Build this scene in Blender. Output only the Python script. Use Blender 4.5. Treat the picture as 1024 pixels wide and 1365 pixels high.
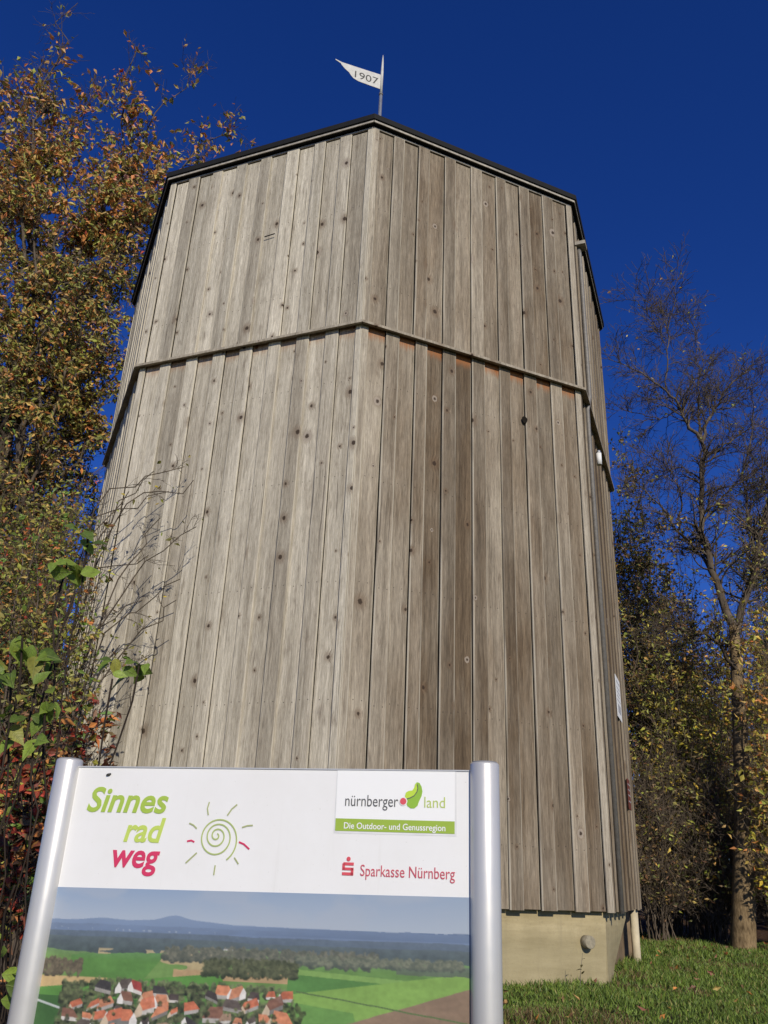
import bpy, math, random
import numpy as np
from mathutils import Matrix, Vector

# ------------------------------------------------------------------ reset
for o in list(bpy.data.objects):
    bpy.data.objects.remove(o, do_unlink=True)
scene = bpy.context.scene
COL = scene.collection
rng = np.random.default_rng(11)
random.seed(5)

# ------------------------------------------------------------------ camera
CAM_Z = 1.6
PITCH, ROLL = 0.4145, -0.0420
FOC = 1120.0 / 1365.0
cam_d = bpy.data.cameras.new('camera')
cam = bpy.data.objects.new('camera', cam_d)
COL.objects.link(cam)
cam_d.sensor_fit = 'VERTICAL'
cam_d.sensor_height = 24.0
cam_d.lens = 24.0 * FOC
cam_d.clip_start = 0.05
cam_d.clip_end = 2000
ex = Vector((1, 0, 0))
eu = Vector((0, -math.sin(PITCH), math.cos(PITCH)))
fw = Vector((0, math.cos(PITCH), math.sin(PITCH)))
rt = ex * math.cos(ROLL) - eu * math.sin(ROLL)
up = ex * math.sin(ROLL) + eu * math.cos(ROLL)
M = Matrix.Identity(4)
for i in range(3):
    M[i][0], M[i][1], M[i][2] = rt[i], up[i], -fw[i]
M[2][3] = CAM_Z
cam.matrix_world = M
scene.camera = cam

# ------------------------------------------------------------------ sky, sun, exposure
SUN_AZ = math.radians(16)      # to the right of straight behind the camera
SUN_EL = math.radians(27)
to_sun = Vector((math.sin(SUN_AZ) * math.cos(SUN_EL), -math.cos(SUN_AZ) * math.cos(SUN_EL), math.sin(SUN_EL)))
world = bpy.data.worlds.new('World')
scene.world = world
world.use_nodes = True
wn, wl = world.node_tree.nodes, world.node_tree.links
bg = wn['Background']
sky = wn.new('ShaderNodeTexSky')
sky.sky_type = 'NISHITA'
sky.sun_disc = False
sky.sun_elevation = SUN_EL
sky.sun_rotation = math.pi - SUN_AZ
sky.altitude = 500
sky.air_density = 0.75
sky.dust_density = 0.15
sky.ozone_density = 5.0
hs = wn.new('ShaderNodeHueSaturation')
hs.inputs['Saturation'].default_value = 1.22
hs.inputs['Hue'].default_value = 0.522
wl.new(sky.outputs[0], hs.inputs['Color'])
wl.new(hs.outputs[0], bg.inputs[0])
bg.inputs[1].default_value = 0.112
sun_d = bpy.data.lights.new('sun', 'SUN')
sun_d.energy = 4.0
sun_d.angle = math.radians(0.53)
sun_d.color = (1.0, 0.925, 0.80)
sun = bpy.data.objects.new('sun', sun_d)
COL.objects.link(sun)
sun.rotation_euler = to_sun.to_track_quat('Z', 'Y').to_euler()
vs = scene.view_settings
vs.view_transform = 'Standard'
vs.look = 'None'
vs.exposure = 0.0
vs.gamma = 1.0
vs.use_curve_mapping = False

# ------------------------------------------------------------------ helpers
def at(px, py, Y):
    """world point at distance Y along +y seen at photo pixel px,py (1024 x 1365)"""
    X = (px - 512) / 1120.0
    U = (682.5 - py) / 1120.0
    d = rt * X + up * U + fw
    return Vector((d.x * Y / d.y, Y, CAM_Z + d.z * Y / d.y))

def ground_z(x, y):
    x = np.asarray(x, float); y = np.asarray(y, float)
    t = np.clip(y / 11.0, 0, 1)
    z = 0.57 * t * t * (3 - 2 * t)
    z = z + 0.13 * np.clip((y - 11) / 5, 0, 1)
    z = z + np.clip(y - 20, 0, 400) * 0.03
    z = z + 0.05 * np.sin(x * 0.7 + 1.0) * np.cos(y * 0.45) * np.clip(y / 8, 0, 1)
    return z

def gz(x, y):
    return float(ground_z(x, y))

def tag(o, label=None, cat=None, group=None, kind=None):
    if label: o['label'] = label
    if cat: o['category'] = cat
    if group: o['group'] = group
    if kind: o['kind'] = kind
    return o

def empty(name, loc=(0, 0, 0), rz=0.0, parent=None):
    o = bpy.data.objects.new(name, None)
    o.empty_display_size = 0.2
    COL.objects.link(o)
    o.location = loc
    o.rotation_euler = (0, 0, rz)
    if parent: o.parent = parent
    return o

def link(name, me, mat=None, parent=None, loc=None, rot=None):
    o = bpy.data.objects.new(name, me)
    COL.objects.link(o)
    if mat is not None and len(me.materials) == 0:
        me.materials.append(mat)
    if parent is not None: o.parent = parent
    if loc is not None: o.location = loc
    if rot is not None: o.rotation_euler = rot
    return o

def mesh(name, V, F, smooth=False):
    me = bpy.data.meshes.new(name)
    me.from_pydata([tuple(v) for v in V], [], [tuple(f) for f in F])
    if smooth:
        me.polygons.foreach_set('use_smooth', [True] * len(me.polygons))
    me.update()
    return me

def np_mesh(name, V, F, col=None, smooth=False):
    """V (n,3), F (m,k) arrays -> mesh; col (n,3) vertex colours"""
    V = np.ascontiguousarray(V, dtype=np.float32); F = np.ascontiguousarray(F, dtype=np.int32)
    me = bpy.data.meshes.new(name)
    n, (m, k) = len(V), F.shape
    me.vertices.add(n); me.loops.add(m * k); me.polygons.add(m)
    me.vertices.foreach_set('co', V.ravel())
    me.loops.foreach_set('vertex_index', F.ravel())
    me.polygons.foreach_set('loop_start', np.arange(0, m * k, k, dtype=np.int32))
    me.polygons.foreach_set('loop_total', np.full(m, k, dtype=np.int32))
    me.polygons.foreach_set('use_smooth', np.full(m, smooth))
    me.update(calc_edges=True)
    if col is not None:
        a = me.color_attributes.new('tint', 'FLOAT_COLOR', 'POINT')
        c4 = np.ones((n, 4), np.float32); c4[:, :3] = col
        a.data.foreach_set('color', c4.ravel())
    me.validate()
    return me

def box_vf(x0, x1, y0, y1, z0, z1):
    V = [(x0, y0, z0), (x1, y0, z0), (x1, y1, z0), (x0, y1, z0), (x0, y0, z1), (x1, y0, z1), (x1, y1, z1), (x0, y1, z1)]
    F = [(0, 3, 2, 1), (4, 5, 6, 7), (0, 1, 5, 4), (1, 2, 6, 5), (2, 3, 7, 6), (3, 0, 4, 7)]
    return V, F

def tube_mesh(name, pts, rad, sides=16, caps=True):
    pts = [Vector(p) for p in pts]
    if not isinstance(rad, (list, tuple)): rad = [rad] * len(pts)
    V, F = [], []
    for i, p in enumerate(pts):
        d = (pts[min(i + 1, len(pts) - 1)] - pts[max(i - 1, 0)]).normalized()
        a = d.orthogonal().normalized() if abs(d.z) < .9 else Vector((1, 0, 0)).cross(d).normalized()
        b = d.cross(a)
        for j in range(sides):
            t = 2 * math.pi * j / sides
            V.append(p + a * (rad[i] * math.cos(t)) + b * (rad[i] * math.sin(t)))
    n = sides
    for i in range(len(pts) - 1):
        for j in range(n):
            F.append((i * n + j, i * n + (j + 1) % n, (i + 1) * n + (j + 1) % n, (i + 1) * n + j))
    me_caps = []
    if caps:
        F.append(tuple(range(n - 1, -1, -1)))
        F.append(tuple(range((len(pts) - 1) * n, len(pts) * n)))
    me = mesh(name, V, F)
    for p in me.polygons:
        if len(p.vertices) == 4: p.use_smooth = True
    return me

# ------------------------------------------------------------------ materials
class NT:
    def __init__(self, name):
        self.m = bpy.data.materials.new(name)
        self.m.use_nodes = True
        self.n, self.l = self.m.node_tree.nodes, self.m.node_tree.links
        self.b = self.n['Principled BSDF']
    def node(self, t, **kw):
        nd = self.n.new(t)
        for k, v in kw.items(): setattr(nd, k, v)
        return nd
    def set(self, sock, v):
        if hasattr(v, 'is_linked') or isinstance(v, bpy.types.NodeSocket): self.l.new(v, sock)
        else: sock.default_value = v
    def math(self, op, a, b=None, c=None, clamp=False):
        nd = self.node('ShaderNodeMath', operation=op, use_clamp=clamp)
        self.set(nd.inputs[0], a)
        if b is not None: self.set(nd.inputs[1], b)
        if c is not None: self.set(nd.inputs[2], c)
        return nd.outputs[0]
    def mix(self, f, a, b, blend='MIX'):
        nd = self.node('ShaderNodeMix', data_type='RGBA', blend_type=blend)
        self.set(nd.inputs[0], f); self.set(nd.inputs[6], a); self.set(nd.inputs[7], b)
        return nd.outputs[2]
    def noise(self, vec, scale, detail=3, rough=.55, dim='3D'):
        nd = self.node('ShaderNodeTexNoise', noise_dimensions=dim)
        if vec is not None: self.l.new(vec, nd.inputs['Vector'])
        nd.inputs['Scale'].default_value = scale
        nd.inputs['Detail'].default_value = detail
        nd.inputs['Roughness'].default_value = rough
        return nd.outputs[0]
    def mapr(self, v, a, b, c=0.0, d=1.0, smooth=False):
        nd = self.node('ShaderNodeMapRange', clamp=True)
        if smooth: nd.interpolation_type = 'SMOOTHSTEP'
        for i, x in enumerate((v, a, b, c, d)): self.set(nd.inputs[i], x)
        return nd.outputs[0]
    def xyz(self, x, y, z):
        nd = self.node('ShaderNodeCombineXYZ')
        for i, v in enumerate((x, y, z)): self.set(nd.inputs[i], v)
        return nd.outputs[0]
    def sep(self, v):
        nd = self.node('ShaderNodeSeparateXYZ'); self.l.new(v, nd.inputs[0]); return nd.outputs
    def bump(self, h, strength=.4, dist=.01):
        nd = self.node('ShaderNodeBump')
        nd.inputs['Strength'].default_value = strength
        nd.inputs['Distance'].default_value = dist
        self.l.new(h, nd.inputs['Height'])
        self.l.new(nd.outputs[0], self.b.inputs['Normal'])
    def base(self, c, rough=.8, spec=.3, metal=0.0):
        self.set(self.b.inputs['Base Color'], c)
        self.set(self.b.inputs['Roughness'], rough)
        self.b.inputs['Specular IOR Level'].default_value = spec
        self.b.inputs['Metallic'].default_value = metal

def C(r, g, b): return (r, g, b, 1.0)

def simple(name, c, rough=.7, spec=.3, metal=0.0, var=.15, scale=8.0, bump=0.0):
    t = NT(name)
    tc = t.node('ShaderNodeTexCoord').outputs['Object']
    nz = t.noise(tc, scale, 5, .6)
    f = t.mapr(nz, .3, .7)
    lo = C(*[x * (1 - var) for x in c]); hi = C(*[min(1, x * (1 + var)) for x in c])
    t.base(t.mix(f, lo, hi), rough, spec, metal)
    if bump: t.bump(nz, bump, .01)
    return t.m

def wood_material():
    """weathered spruce: object colour r = bleaching of that side, g = tone of the board, b = length/10 (for the protected top)"""
    t = NT('weathered_wood')
    tc = t.node('ShaderNodeTexCoord').outputs['Object']
    oi = t.node('ShaderNodeObjectInfo')
    oc = t.node('ShaderNodeSeparateColor'); t.l.new(oi.outputs['Color'], oc.inputs[0])
    bleach, tone, leng = oc.outputs[0], oc.outputs[1], oc.outputs[2]
    rnd = oi.outputs['Random']
    s = t.sep(tc)
    x, y, z = s[0], s[1], s[2]
    off = t.math('MULTIPLY', rnd, 91.0)
    # knots
    kv = t.xyz(t.math('ADD', x, off), t.math('ADD', t.math('MULTIPLY', z, .8), t.math('MULTIPLY', rnd, 37.0)), 0.0)
    vo = t.node('ShaderNodeTexVoronoi', voronoi_dimensions='2D', feature='F1')
    t.l.new(kv, vo.inputs['Vector']); vo.inputs['Scale'].default_value = 2.1
    vo.inputs['Randomness'].default_value = 1.0
    dist, vcol = vo.outputs['Distance'], vo.outputs['Color']
    vs_ = t.node('ShaderNodeSeparateColor'); t.l.new(vcol, vs_.inputs[0])
    exists = t.math('GREATER_THAN', vs_.outputs[0], .42)
    kr = t.math('ADD', t.math('MULTIPLY', t.math('POWER', vs_.outputs[1], 2.5), .062), .022)
    wob = t.noise(t.xyz(x, y, z), 40, 2)
    dist = t.math('ADD', dist, t.math('MULTIPLY', t.math('SUBTRACT', wob, .5), .05))
    knot = t.math('MULTIPLY', t.mapr(t.math('DIVIDE', dist, kr), 1.0, .55, 0, 1, True), exists)
    halo = t.math('MULTIPLY', t.mapr(t.math('DIVIDE', dist, kr), 3.4, .9, 0, 1, True), exists)
    # grain bends round the knots
    w1 = t.noise(t.xyz(t.math('ADD', t.math('MULTIPLY', x, 1.5), off), 0.0, t.math('MULTIPLY', z, 1.1)), 1.0, 2)
    xw = t.math('ADD', x, t.math('MULTIPLY', w1, .05))
    xw = t.math('ADD', xw, t.math('MULTIPLY', halo, .028))
    def grain(sx, sz, det=3, r=.6, o=0.0):
        return t.noise(t.xyz(t.math('ADD', t.math('MULTIPLY', xw, sx), t.math('ADD', off, o)), t.math('MULTIPLY', y, sx), t.math('MULTIPLY', z, sz)), 1.0, det, r)
    g1 = grain(13, .35, 3, .55)
    g2 = grain(44, 2.2, 4, .7, 5.0)
    g3 = grain(210, 7.0, 4, .75, 9.0)
    g4 = t.noise(t.xyz(t.math('ADD', t.math('MULTIPLY', x, 2.2), off), 0.0, t.math('MULTIPLY', z, .55)), 1.0, 4, .6)
    # crack lines
    crack = t.mapr(grain(30, .55, 2, .5, 17.0), .31, .27, 0, 1)
    # colours
    brown_d, brown_l = C(.060, .040, .023), C(.220, .160, .099)
    grey_d, grey_l = C(.280, .246, .186), C(.645, .592, .475)
    f1 = t.mapr(t.math('ADD', t.math('MULTIPLY', g2, .55), t.math('MULTIPLY', g1, .45)), .32, .68)
    cb = t.mix(f1, brown_d, brown_l)
    cg = t.mix(f1, grey_d, grey_l)
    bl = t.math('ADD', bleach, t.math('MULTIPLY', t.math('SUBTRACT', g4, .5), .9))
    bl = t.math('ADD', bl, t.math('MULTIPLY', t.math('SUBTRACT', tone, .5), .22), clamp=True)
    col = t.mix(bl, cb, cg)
    tm = t.mapr(tone, 0, 1, .80, 1.14)
    tv = t.node('ShaderNodeCombineColor')
    for i in range(3): t.l.new(tm, tv.inputs[i])
    col = t.mix(1.0, col, tv.outputs[0], 'MULTIPLY')
    fine = t.mapr(g3, .30, .70, .52, 1.36)
    fv = t.node('ShaderNodeCombineColor')
    for i in range(3): t.l.new(fine, fv.inputs[i])
    col = t.mix(1.0, col, fv.outputs[0], 'MULTIPLY')
    # small dark specks and short checks
    sp = t.noise(t.xyz(t.math('ADD', t.math('MULTIPLY', x, 85.0), off), y, t.math('MULTIPLY', z, 22.0)), 1.0, 3, .7)
    col = t.mix(t.mapr(sp, .66, .74, 0, .45), col, C(.07, .05, .035))
    # weather smudges
    sm = t.noise(t.xyz(t.math('ADD', t.math('MULTIPLY', xw, 9.0), t.math('ADD', off, 3.0)), y, t.math('MULTIPLY', z, 2.3)), 1.0, 5, .68)
    col = t.mix(t.mapr(sm, .55, .72, 0, .5), col, C(.105, .075, .050))
    # worn pale edges
    ea = t.node('ShaderNodeAttribute', attribute_name='edge')
    worn = t.math('MULTIPLY', ea.outputs['Fac'], t.mapr(grain(20, .8, 2, .5, 31.0), .36, .56, .15, .85))
    worn = t.math('MULTIPLY', worn, oi.outputs['Alpha'])
    col = t.mix(worn, col, C(.54, .49, .385))
    # pale ring round some knots
    ringm = t.math('MULTIPLY', t.math('MULTIPLY', t.mapr(t.math('DIVIDE', dist, kr), 2.1, 1.5, 0, 1, True), exists), t.math('GREATER_THAN', vs_.outputs[2], .86))
    col = t.mix(t.math('MULTIPLY', ringm, .6), col, C(.55, .50, .42))
    # nail heads in rows
    zr = t.math('SUBTRACT', t.math('MODULO', t.math('ADD', z, t.math('MULTIPLY', rnd, .05)), 1.46), .72)
    xr = t.math('SUBTRACT', t.math('ABSOLUTE', x), .055)
    nd_ = t.math('SQRT', t.math('ADD', t.math('MULTIPLY', zr, zr), t.math('MULTIPLY', xr, xr)))
    col = t.mix(t.mapr(nd_, .009, .006, 0, .75), col, C(.03, .024, .02))
    col = t.mix(t.math('MULTIPLY', crack, .55), col, C(.06, .045, .032))
    col = t.mix(t.math('MULTIPLY', halo, .5), col, C(.13, .082, .048))
    col = t.mix(t.math('MULTIPLY', knot, .92), col, C(.035, .022, .014))
    # fresh orange wood where the drip ledge keeps the rain off
    dtop = t.math('SUBTRACT', t.math('MULTIPLY', leng, 10.0), z)
    dtop = t.math('ADD', dtop, t.math('MULTIPLY', t.math('SUBTRACT', g1, .5), .22))
    dtop = t.math('ADD', dtop, t.math('MULTIPLY', t.math('SUBTRACT', g2, .5), .16))
    fresh = t.mapr(dtop, .30, .10, 0, .8, True)
    fresh = t.math('MULTIPLY', fresh, t.mapr(bleach, .75, .35, .45, 1))
    fresh = t.math('MULTIPLY', fresh, t.math('GREATER_THAN', leng, .05))
    col = t.mix(fresh, col, C(.33, .125, .04))
    t.base(col, .82, .2)
    h = t.math('ADD', t.math('MULTIPLY', g2, .5), t.math('MULTIPLY', g3, .35))
    h = t.math('SUBTRACT', h, t.math('MULTIPLY', crack, .5))
    t.bump(h, .8, .008)
    return t.m

def leaf_material(name, trans=.2):
    t = NT(name)
    a = t.node('ShaderNodeAttribute', attribute_name='tint')
    t.base(a.outputs[0], .55, .35)
    tr = t.node('ShaderNodeBsdfTranslucent')
    t.l.new(a.outputs[0], tr.inputs[0])
    mx = t.node('ShaderNodeMixShader')
    mx.inputs[0].default_value = trans
    t.l.new(t.b.outputs[0], mx.inputs[1]); t.l.new(tr.outputs[0], mx.inputs[2])
    t.l.new(mx.outputs[0], t.n['Material Output'].inputs[0])
    return t.m

def single_leaf_material(name):
    """leaf objects that share a mesh: colour from the object colour, veins along the blade"""
    t = NT(name)
    oi = t.node('ShaderNodeObjectInfo')
    tc = t.node('ShaderNodeTexCoord').outputs['Object']
    nz = t.noise(tc, 3.0, 4, .6)
    s_ = t.sep(tc)
    ax = t.math('ABSOLUTE', s_[0])
    vein = t.math('MAXIMUM', t.mapr(ax, .022, .010), t.mapr(t.math('SINE', t.math('MULTIPLY', t.math('SUBTRACT', s_[1], t.math('MULTIPLY', ax, .9)), 46.0)), .90, .99, 0, .6))
    dk = t.mix(1.0, oi.outputs['Color'], C(.45, .42, .35), 'MULTIPLY')
    col = t.mix(t.mapr(nz, .38, .68, 0, .8), oi.outputs['Color'], dk)
    spot = t.noise(tc, 11.0, 3, .6)
    col = t.mix(t.mapr(spot, .64, .72, 0, .7), col, C(.16, .09, .035))
    col = t.mix(t.math('MULTIPLY', vein, .4), col, C(.30, .34, .12))
    t.bump(vein, .5, .05)
    t.base(col, .5, .4)
    tr = t.node('ShaderNodeBsdfTranslucent')
    t.l.new(col, tr.inputs[0])
    mx = t.node('ShaderNodeMixShader'); mx.inputs[0].default_value = .3
    t.l.new(t.b.outputs[0], mx.inputs[1]); t.l.new(tr.outputs[0], mx.inputs[2])
    t.l.new(mx.outputs[0], t.n['Material Output'].inputs[0])
    return t.m

def bark_material(name, lo, hi, scale=9.0):
    t = NT(name)
    tc = t.node('ShaderNodeTexCoord').outputs['Object']
    s = t.sep(tc)
    v = t.xyz(s[0], s[1], t.math('MULTIPLY', s[2], .3))
    n1 = t.noise(v, scale * 2.5, 5, .65)
    n2 = t.noise(tc, scale * .35, 3, .6)
    f = t.mapr(t.math('ADD', t.math('MULTIPLY', n1, .6), t.math('MULTIPLY', n2, .4)), .36, .64)
    t.base(t.mix(f, C(*lo), C(*hi)), .9, .15)
    t.bump(n1, .6, .02)
    return t.m

def concrete_material():
    t = NT('foundation_concrete')
    tc = t.node('ShaderNodeTexCoord').outputs['Object']
    s = t.sep(tc)
    n1 = t.noise(tc, 1.6, 6, .6)
    n2 = t.noise(t.xyz(t.math('MULTIPLY', s[0], .8), t.math('MULTIPLY', s[1], .8), t.math('MULTIPLY', s[2], 7.0)), 1.3, 4, .6)
    n3 = t.noise(tc, 45, 3, .7)
    f = t.mapr(t.math('ADD', t.math('MULTIPLY', n1, .5), t.math('MULTIPLY', n2, .5)), .36, .62)
    c = t.mix(f, C(.29, .235, .125), C(.46, .385, .225))
    c = t.mix(t.mapr(n3, .55, .75, 0, .35), c, C(.17, .14, .085))
    low = t.mapr(t.math('ADD', s[2], t.math('MULTIPLY', n1, .35)), .85, .62, 0, .45)
    c = t.mix(low, c, C(.24, .21, .12))
    stk = t.noise(t.xyz(t.math('MULTIPLY', s[0], 7.0), t.math('MULTIPLY', s[1], 7.0), t.math('MULTIPLY', s[2], .6)), 1.0, 4, .6)
    c = t.mix(t.mapr(stk, .56, .74, 0, .35), c, C(.20, .17, .115))
    t.base(c, .9, .15)
    t.bump(t.math('ADD', n2, t.math('MULTIPLY', n3, .4)), .4, .012)
    return t.m

def ground_material():
    t = NT('ground_turf')
    tc = t.node('ShaderNodeTexCoord').outputs['Object']
    n1 = t.noise(tc, 1.1, 5, .65); n2 = t.noise(tc, 14, 4, .7)
    c = t.mix(t.mapr(n2, .35, .65), C(.025, .035, .008), C(.06, .085, .018))
    c = t.mix(t.mapr(n1, .52, .66), c, C(.085, .055, .028))
    s = t.sep(tc)
    wood = t.math('MAXIMUM', t.mapr(s[1], 17.0, 18.5), t.mapr(s[0], -2.2, -3.0))
    lit = t.mix(t.mapr(n2, .4, .6), C(.035, .022, .012), C(.10, .055, .028))
    c = t.mix(wood, c, lit)
    t.base(c, .95, .1)
    t.bump(n2, .8, .04)
    return t.m

MAT = dict(
    wood=wood_material(), concrete=concrete_material(), ground=ground_material(),
    leaf=leaf_material('leaf_blade'), sleaf=single_leaf_material('broad_leaf_blade'),
    bark=bark_material('brown_bark', (.075, .05, .026), (.30, .215, .115)),
    barkpale=bark_material('pale_bark', (.13, .105, .075), (.33, .28, .20)),
    twig=bark_material('twig_bark', (.042, .032, .023), (.15, .118, .086), 4),
    brush=bark_material('grey_brown_twig_bark', (.07, .052, .036), (.24, .19, .14), 4),
    shoot=bark_material('dark_shoot_bark', (.016, .012, .009), (.05, .036, .026), 4),
    palet=bark_material('pale_twig_bark', (.12, .10, .08), (.30, .26, .21), 4),
    black=simple('tarred_roof_edge', (.012, .012, .012), .8, .2),
    dark=simple('dark_interior_timber', (.016, .013, .010), .95, .05),
    strip=simple('grey_trim_timber', (.34, .31, .26), .8, .2, 0, .3, 14),
    tin=simple('grey_painted_steel', (.17, .16, .145), .6, .4, .2, .2, 20),
    zinc=simple('zinc_sheet', (.42, .43, .44), .45, .5, .8, .15, 9),
    vane=simple('pale_painted_sheet', (.50, .49, .45), .55, .4, 0, .14, 9),
    dkmark=simple('dark_paint', (.06, .06, .055), .7),
    paper=simple('white_paper', (.72, .72, .70), .7, .2, 0, .04),
    greyink=simple('grey_print', (.35, .35, .36), .7),
    red=simple('red_plate', (.16, .045, .03), .5, .4),
    brownwall=simple('brown_render', (.20, .145, .09), .95, .1, 0, .3, 5, .4),
    pipe=simple('weathered_cement_pipe', (.27, .24, .17), .9, .2, 0, .25, 25),
    cream=simple('cream_post', (.50, .43, .29), .7, .3, 0, .15, 6),
)

# ------------------------------------------------------------------ ground
gx = np.concatenate([np.linspace(-160, -14, 25), np.linspace(-12, 14, 90), np.linspace(16, 160, 25)])
gy = np.concatenate([np.linspace(-60, -2, 14), np.linspace(-1, 24, 100), np.linspace(26, 260, 30)])
GX, GY = np.meshgrid(gx, gy)
GZ = ground_z(GX, GY) + rng.normal(0, .008, GX.shape)
nx, ny = len(gx), len(gy)
idx = np.arange(nx * ny).reshape(ny, nx)
F = np.stack([idx[:-1, :-1], idx[:-1, 1:], idx[1:, 1:], idx[1:, :-1]], -1).reshape(-1, 4)
g = link('ground', np_mesh('ground', np.stack([GX, GY, GZ], -1).reshape(-1, 3), F, smooth=True), MAT['ground'])
tag(g, 'rough grassy ground rising gently towards the wooden tower', 'ground', kind='structure')

# ------------------------------------------------------------------ octagonal tower
TC = Vector((-0.504, 14.7, 0))
TROT = 0.0177
Z_E, Z_S, Z_B = 11.00 + CAM_Z, 7.215 + CAM_Z, -0.228 + CAM_Z
T22 = math.tan(math.pi / 8)
tower = empty('wooden_tower', (TC.x, TC.y, gz(TC.x, TC.y - 4.5)))
tag(tower, 'tall octagonal tower clad in weathered grey boards on a concrete base', 'tower')
TZ = tower.location.z

def oct_ring(a, z, rot=0.0):
    R = a / math.cos(math.pi / 8)
    return [(R * math.cos(-math.pi / 2 + TROT + k * math.pi / 4), R * math.sin(-math.pi / 2 + TROT + k * math.pi / 4), z - TZ) for k in range(8)]

def oct_solid(name, rings, mat, parent):
    V, F = [], []
    for a, z in rings: V += oct_ring(a, z)
    n = len(rings)
    for i in range(n - 1):
        for k in range(8):
            F.append((i * 8 + k, i * 8 + (k + 1) % 8, (i + 1) * 8 + (k + 1) % 8, (i + 1) * 8 + k))
    F.append(tuple(range(7, -1, -1))); F.append(tuple(range((n - 1) * 8, n * 8)))
    return link(name, mesh(name, V, F), mat, parent)

# apothems
A_LB, A_UB = 4.495, 4.535        # faces of the lower / upper boards
lower = oct_solid('lower_wall', [(A_LB - .03, Z_B + .02), (A_LB - .03, Z_S + .3)], MAT['dark'], tower)
upper = oct_solid('upper_wall', [(A_UB - .03, Z_S + .02), (A_UB - .03, Z_E - .02)], MAT['dark'], tower)

def board_mesh(name, w, L, th, ch=.004, segs=5, warp=.003, wid=.0015):
    """board standing on z=0, front face at y=-th (outwards), rounded front edges that wear pale, slightly warped"""
    c2 = ch + .012
    prof = [(-w / 2, 0, 1), (-w / 2, -th + ch, 1), (-w / 2 + ch, -th, .75), (-w / 2 + c2, -th, 0), (w / 2 - c2, -th, 0), (w / 2 - ch, -th, .75), (w / 2, -th + ch, 1), (w / 2, 0, 1)]
    V, F, E_ = [], [], []
    ph = random.uniform(0, 6.3)
    for i in range(segs + 1):
        z = L * i / segs
        dy = warp * math.sin(ph + i * 1.7) + random.uniform(-.3, .3) * warp
        dx = random.uniform(-wid, wid)
        for (x, y, e) in prof:
            V.append((x + dx, y + (dy if y < 0 else 0), z)); E_.append(e)
    n = len(prof)
    for i in range(segs):
        for j in range(n):
            F.append((i * n + j, (i) * n + (j + 1) % n, (i + 1) * n + (j + 1) % n, (i + 1) * n + j))
    F = [tuple(reversed(f)) for f in F]
    F.append(tuple(range(0, n))); F.append(tuple(range((segs + 1) * n - 1, segs * n - 1, -1)))
    me = mesh(name, V, F)
    a = me.attributes.new('edge', 'FLOAT', 'POINT')
    a.data.foreach_set('value', E_)
    return me

def face_frame(k):
    """outward angle of face k (between corner k and k+1)"""
    return -math.pi / 2 + TROT + (k + .5) * math.pi / 4

def put_on_face(o, k, u, a, z):
    """u to the right as seen from outside, a = distance of the object's y=0 plane from the axis"""
    th = face_frame(k)
    n = Vector((math.cos(th), math.sin(th), 0)); r = Vector((-math.sin(th), math.cos(th), 0))
    p = n * a + r * u
    o.location = (p.x, p.y, z - TZ)
    o.rotation_euler = (0, 0, th + math.pi / 2)

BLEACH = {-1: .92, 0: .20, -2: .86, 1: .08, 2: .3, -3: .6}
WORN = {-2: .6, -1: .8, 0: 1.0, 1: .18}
def clad(k, parent, a, z0, z1, protected):
    side = 2 * a * T22
    cw = .098
    nb = 8
    room = side - 2 * cw
    ws = []
    for i in range(nb):
        ws.append(.262 * random.uniform(.93, 1.07))
        if i < nb - 1: ws.append(.196 * random.uniform(.9, 1.1))
    sc = room / sum(ws); ws = [w * sc for w in ws]
    # light and dark runs of boards
    u = -side / 2 + cw
    pieces = []
    for i, w in enumerate(ws):
        pieces.append(('board' if i % 2 == 0 else 'batten', u + w / 2, w)); u += w
    L = z1 - z0
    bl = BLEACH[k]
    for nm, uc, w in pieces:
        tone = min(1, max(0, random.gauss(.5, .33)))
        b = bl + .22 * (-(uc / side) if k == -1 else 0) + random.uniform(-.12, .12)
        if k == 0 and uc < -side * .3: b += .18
        if nm == 'board':
            # on one edge the board stops short of the batten and leaves a dark joint
            gap = random.choice([.001, .005, .007, .009, .012]) if k >= 0 else random.choice([-.02, -.01, .001, .003, .006])
            ww = w + .025 - gap; dz0 = random.uniform(-.004, .004)
            o = link('board', board_mesh('board', ww, L + dz0 - .012, .028), MAT['wood'], parent)
            put_on_face(o, k, uc + (-1 if k >= 0 else 1) * (.0125 + gap / 2), a - .028, z0 - dz0)
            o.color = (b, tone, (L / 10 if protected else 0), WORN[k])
        else:
            lift = random.choice([.004, .007, .011])
            dz0 = random.uniform(.0, .02)
            o = link('batten', board_mesh('batten', w, L + dz0 - .005, .027, .008), MAT['wood'], parent)
            put_on_face(o, k, uc, a + lift, z0 - dz0)
            o.rotation_euler.z += random.uniform(-.016, .022)
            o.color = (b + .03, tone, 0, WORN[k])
    for s in (-1, 1):
        o = link('corner_board', board_mesh('corner_board', cw - .004, L + .01, .026, .005), MAT['wood'], parent)
        put_on_face(o, k, s * (side / 2 - cw / 2 + .008), a + .003, z0 - .01)
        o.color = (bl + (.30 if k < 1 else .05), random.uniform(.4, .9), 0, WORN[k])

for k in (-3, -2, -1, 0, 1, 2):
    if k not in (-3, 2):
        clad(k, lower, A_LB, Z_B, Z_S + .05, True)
        clad(k, upper, A_UB, Z_S + .015, Z_E - .055, False)
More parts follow.
